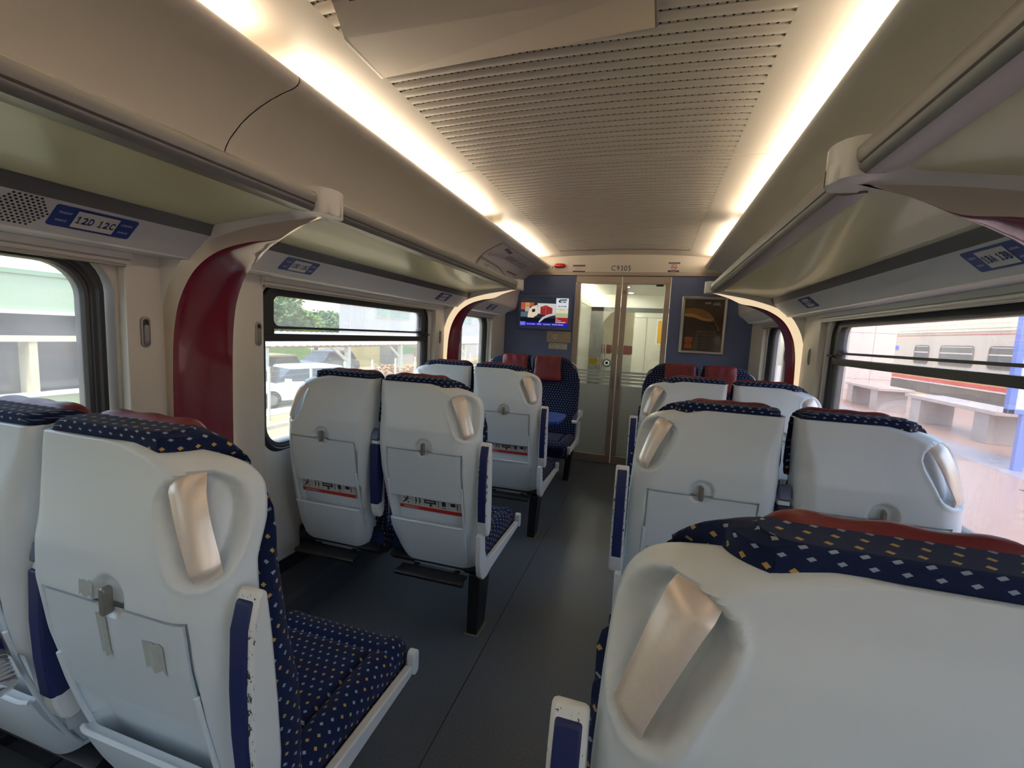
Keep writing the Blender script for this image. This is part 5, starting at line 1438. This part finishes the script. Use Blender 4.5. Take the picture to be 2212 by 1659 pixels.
# pale building
t = wthing('pale_building', 'pale pink office building behind the walkway', 'building', (-26, 40, GZ))
bl = MB().prism([(-20, 26.3), (-20, 60), (-30, 60), (-30, 40)], 2, GZ, 6.5).build('wall', mat('pale_pink_render', (214, 202, 198), .8, var=.05), t, smooth=0)
for (y0, y1, z0, z1) in ((30.6, 35.6, 2.2, 3.0), (37.5, 42, 2.2, 3.0), (46, 50, 2.2, 3.0)):
    wfm = MB().box(-20.02, -19.94, y0-.1, y1+.1, z0-.1, z1+.1).build('window', mat('building_window_frame', (206, 200, 194), .6), t, smooth=0)
    for q in range(4): MB().box(-19.95, -19.92, y0+(y1-y0)*q/4+.04, y0+(y1-y0)*(q+1)/4-.04, z0, z1).build('pane', mat('building_pane', (156, 170, 166), .2, spec=.7), wfm, smooth=0)
MB().box(-20.1, -19.98, 27.3, 33.0, GZ, .6).build('yellow_wall', mat('ochre_render', (196, 178, 122), .8, var=.08), t, smooth=0)
MB().box(-20.1, -19.96, 31.2, 34.2, GZ, .55).build('doorway', mat('grey_doorway', (120, 118, 118), .6), t, smooth=0)
MB().box(-20.1, -19.94, 34.6, 36.6, -.8, .4).build('green_panel', mat('green_panel', (112, 158, 104), .6), t, smooth=0)
MB().box(-20.1, -19.97, 36.6, 44, GZ, .6).build('brown_wall', mat('brown_render', (176, 140, 116), .8, var=.08), t, smooth=0)
# cars
def car(loc, rz, bodycol, name, label, roofcol=None):
    t = thing('car', label, 'car', loc, rz, 'parked cars behind the fence')
    mb = mat('paint_'+name, bodycol, .25, coat=.4)
    b = MB(); st = [(-2.05, .42, .60, .74), (-2.0, .30, .78, .80), (-1.2, .26, .86, .84), (.8, .26, .90, .84), (1.7, .28, .80, .80), (2.02, .34, .70, .72), (2.08, .40, .58, .66)]
    b.loft([[(x, -w_, z0), (x, w_, z0), (x, w_+.02, (z0+z1)/2), (x, w_-.05, z1), (x, -w_+.05, z1), (x, -w_-.02, (z0+z1)/2)] for x, z0, z1, w_ in st]); b.build('body', mb, t, smooth=40, bevel=.02)
    rf = mat('paint_roof_'+name, roofcol or bodycol, .3, coat=.3)
    b = MB(); b.loft([[(x0, -w_, z), (x1, -w_, z), (x1, w_, z), (x0, w_, z)] for x0, x1, w_, z in ((-1.75, 1.15, .76, .86), (-1.45, .55, .64, 1.34))]); b.build('windows', mat('car_glass', (50, 54, 60), .08, spec=.8), t, smooth=0)
    b = MB(); b.loft([[(x0, -w_, z), (x1, -w_, z), (x1, w_, z), (x0, w_, z)] for x0, x1, w_, z in ((-1.48, .58, .655, 1.33), (-1.42, .50, .62, 1.40), (-1.1, .2, .5, 1.43))]); b.build('roof', rf, t, smooth=50)
    for sx in (-1.3, 1.3):
        for sy in (-.76, .76):
            b = MB().tube((sx, sy-.09, .31), (sx, sy+.09, .31), .31, 18); w2 = b.build('wheel', M_black, t); 
            MB().tube((sx, sy-.10, .31), (sx, sy+.10, .31), .18, 12).build('rim', M_alu, w2)
    for s_ in (-1, 1):
        MB().prism(rrect(.70, .88, .88, 1.02, .05, 4), 1, *sorted((s_*.84, s_*1.0))).build('wing_mirror', mb, t, smooth=40)
        MB().box(2.02, 2.085, *sorted((s_*.40, s_*.66)), .60, .70).build('headlamp', M_film, t, smooth=0, bevel=.01)
    return t
car((-12.1, 13.7, GZ), math.radians(250), (236, 232, 226), 'white', 'white parked car nearest behind the wire fence')
car((-17.2, 17.0, GZ), math.radians(262), (206, 176, 90), 'ochre', 'car with a yellow roof behind the white car', (226, 196, 106))
car((-18.2, 22.9, GZ), math.radians(268), (78, 66, 72), 'dark', 'dark car parked under the covered walkway')
# ================================================================== OUTSIDE, RIGHT: PLATFORM
PZ = -.06
M_plat = mat('pink_terrazzo', (160, 130, 113), .35, var=.10, vscale=1.4)
pf = MB().box(1.50, 9.75, -30, 60, PZ-.9, PZ).build('floor', M_plat, smooth=0); struct(pf, 'pinkish station platform floor')
MB().box(9.3, 9.6, -30, 60, PZ, PZ+.003).build('edge_stripe', mat('yellow_edge', (216, 178, 80), .5, var=.1), pf, smooth=0)
MB().box(4.5, 5.1, -5, 60, PZ, PZ+.002).build('grey_tile_band', mat('grey_terrazzo', (150, 146, 150), .35, var=.1), pf, smooth=0)
MB().box(4.15, 4.20, 5.4, 6.0, PZ, PZ+.003).build('drain_slot', M_dark, pf, smooth=0)
for k in range(12): MB().box(1.5, 9.3, 3+2.4*k, 3.012+2.4*k, PZ, PZ+.0008).build('floor_joint', mat('joint_grey', (160, 140, 134), .6), pf, smooth=0)
# other train
t = wthing('passenger_train', 'cream train with red stripes at the opposite platform', 'train', (11.5, 14, -1))
M_tr = mat('cream_train_paint', (206, 194, 178), .3, var=.05, vscale=2, coat=.2)
M_trw = mat('pale_train_paint', (222, 214, 204), .3, var=.04)
RX = 10.0; R0, R1 = -6, 24.6
MB().box(RX, RX+2.7, R0, R1, .46, 2.0).build('body_side', M_tr, t, smooth=0)
rp = [(RX-.02, 2.10), (RX+.06, 2.25), (RX+.20, 2.42), (RX+.45, 2.60), (RX+.9, 2.78), (RX+1.35, 2.84), (RX+1.8, 2.78), (RX+2.7, 2.10)]
MB().prism(rp, 1, R0, R1).build('roof', mat('corrugated_roof_cream', (222, 200, 160), .35, metal=.2, var=.06, vscale=8, stretch=(4, .05, 4)), t, smooth=20)
for k, (x, z) in enumerate(((RX+.02, 2.19), (RX+.13, 2.335), (RX+.31, 2.51), (RX+.66, 2.69))): MB().tube((x, R0, z), (x, R1-1.4, z), .014, 6).build('roof_rib', M_trw, t)
MB().box(RX-.03, RX+.02, R0, R1, 2.085, 2.115).build('gutter', M_trw, t, smooth=0)
for (z0, z1, nm, m_) in ((1.975, 2.0, 'upper_red_line', mat('train_red', (206, 62, 52), .35)), (.33, .455, 'red_stripe', MATS['train_red']), (.455, .50, 'orange_line', mat('train_orange', (214, 160, 96), .4)), (.285, .33, 'cream_line', M_trw)):
    MB().box(RX-.006, RX+.02, R0, R1, z0, z1).build(nm, m_, t, smooth=0)
MB().box(RX+.02, RX+2.6, R0, R1, -.9, .30).build('skirt', mat('dusty_skirt', (110, 98, 82), .7, var=.2, vscale=5), t, smooth=0)
MB().box(RX+.005, RX+2.6, R0, R1, 2.0, 2.10).build('cornice', M_tr, t, smooth=0)
def twin(y0, y1, z0=.95, z1=1.64):
    L = rrect(y0, y1, z0, z1, .14, 6); Li = rrect(y0+.035, y1-.035, z0+.035, z1-.035, .11, 6)
    b = MB(); b.loft([[(RX-.002, *p) for p in L], [(RX-.022, *p) for p in L], [(RX-.022, *p) for p in Li], [(RX-.004, *p) for p in Li]], cap0=False, cap1=False)
    o = b.build('window', mat('train_window_frame', (120, 112, 104), .4, metal=.4), t, smooth=30)
    MB().add([(RX-.006, *p) for p in Li], [tuple(range(len(Li)))]).build('pane', mat('train_dark_glass', (92, 96, 96), .12, spec=.8, var=.2, vscale=6), o, smooth=0)
    MB().box(RX-.02, RX-.004, y0+.03, y1-.03, 1.36, 1.40).build('transom', M_trw, o, smooth=0)
    MB().box(RX-.016, RX-.004, y0+.05, y1-.05, 1.575, 1.60).build('transom', M_trw, o, smooth=0)
twin(20.12, 21.06)
for k in range(8): twin(17.73-2.4*k, 19.48-2.4*k)
MB().box(RX-.012, RX+.01, 22.85, 23.72, .05, 1.93).build('door_recess', mat('train_door_grey', (128, 122, 112), .4, var=.15), t, smooth=0)
for y in (22.88, 23.55): MB().tube((RX-.04, y, .6), (RX-.04, y, 1.4), .015, 8).build('grab_rail', M_alu, t)
MB().box(RX-.010, RX+.01, 22.25, 22.50, 1.42, 1.60).build('blue_emblem', mat('emblem_blue', (92, 108, 220), .4), t, smooth=0)
MB().box(RX-.012, RX+.01, 23.9, 24.5, .05, 2.0).build('end_panel', mat('train_grey_end', (170, 158, 144), .4, var=.2), t, smooth=0)
# tiled station wall
t = wthing('tiled_wall', 'pale pink tiled wall block on the platform at the left edge of the right window', 'wall', (5.55, 14.95, PZ))
M_tile = mat('pale_pink_tile', (212, 194, 186), .25, var=.04, vscale=1.5); M_grout = mat('tile_grout', (130, 120, 116), .8)
MB().box(4.2, 6.62, 14.72, 15.6, PZ, 4.2).build('core', M_grout, t, smooth=0)
xs_ = [4.2, 4.97, 5.555, 6.14, 6.62]; zs_ = [PZ, .22, .55, 1.18, 1.81, 2.44, 3.07, 4.2]
tp_ = None
for i in range(4):
    for j in range(7):
        MB().box(xs_[i]+.004, xs_[i+1]-.004, 14.70, 14.725, zs_[j]+.004, zs_[j+1]-.004).build('tile', M_tile, t, smooth=0)
for j in range(7): MB().box(6.615, 6.635, 14.70, 15.6, zs_[j]+.004, zs_[j+1]-.004).build('tile', M_tile, t, smooth=0)
# stone benches
M_gran = mat('polished_granite', (150, 142, 136), .12, var=.2, vscale=30, coat=.5); M_slab = mat('grey_slab', (178, 164, 154), .3, var=.12, vscale=10)
for (x0, x1, y0, y1, legs, L) in ((5.45, 6.08, 12.35, 14.25, ((13.85, 14.2), (12.5, 12.85)), 'stone bench with two polished legs farther along the platform'), (5.50, 6.10, 8.75, 11.35, ((10.85, 11.2), (8.95, 9.3)), 'stone bench with two polished legs nearer on the platform')):
    t = wthing('stone_bench', L, 'bench', ((x0+x1)/2, (y0+y1)/2, PZ), 'stone platform benches')
    MB().box(x0-.03, x1+.03, y0, y1, PZ+.48, PZ+.545).build('slab', M_slab, t, smooth=0, bevel=.008)
    for a, c in legs: MB().box(x0+.02, x1-.02, a, c, PZ, PZ+.48).build('leg', M_gran, t, smooth=0, bevel=.006)
# blue framed notice board
t = wthing('notice_board', 'blue framed white notice board on the platform at the right edge', 'notice board', (5.0, 7.0, PZ))
M_bf = mat('notice_blue', (104, 128, 206), .4)
MB().box(4.53, 5.9, 6.96, 7.04, .64, .70).box(4.53, 4.60, 6.96, 7.04, .64, 2.1).box(5.83, 5.9, 6.96, 7.04, .64, 2.1).box(4.53, 5.9, 6.96, 7.04, 2.04, 2.1).build('frame', M_bf, t, smooth=0, bevel=.006)
MB().box(4.60, 5.83, 6.985, 7.015, .70, 2.04).build('sheet', mat('notice_sheet', (206, 206, 214), .4), t, smooth=0)
for x in (4.68, 5.70): MB().box(x, x+.09, 6.97, 7.03, PZ, .64).build('post', M_bf, t, smooth=0)
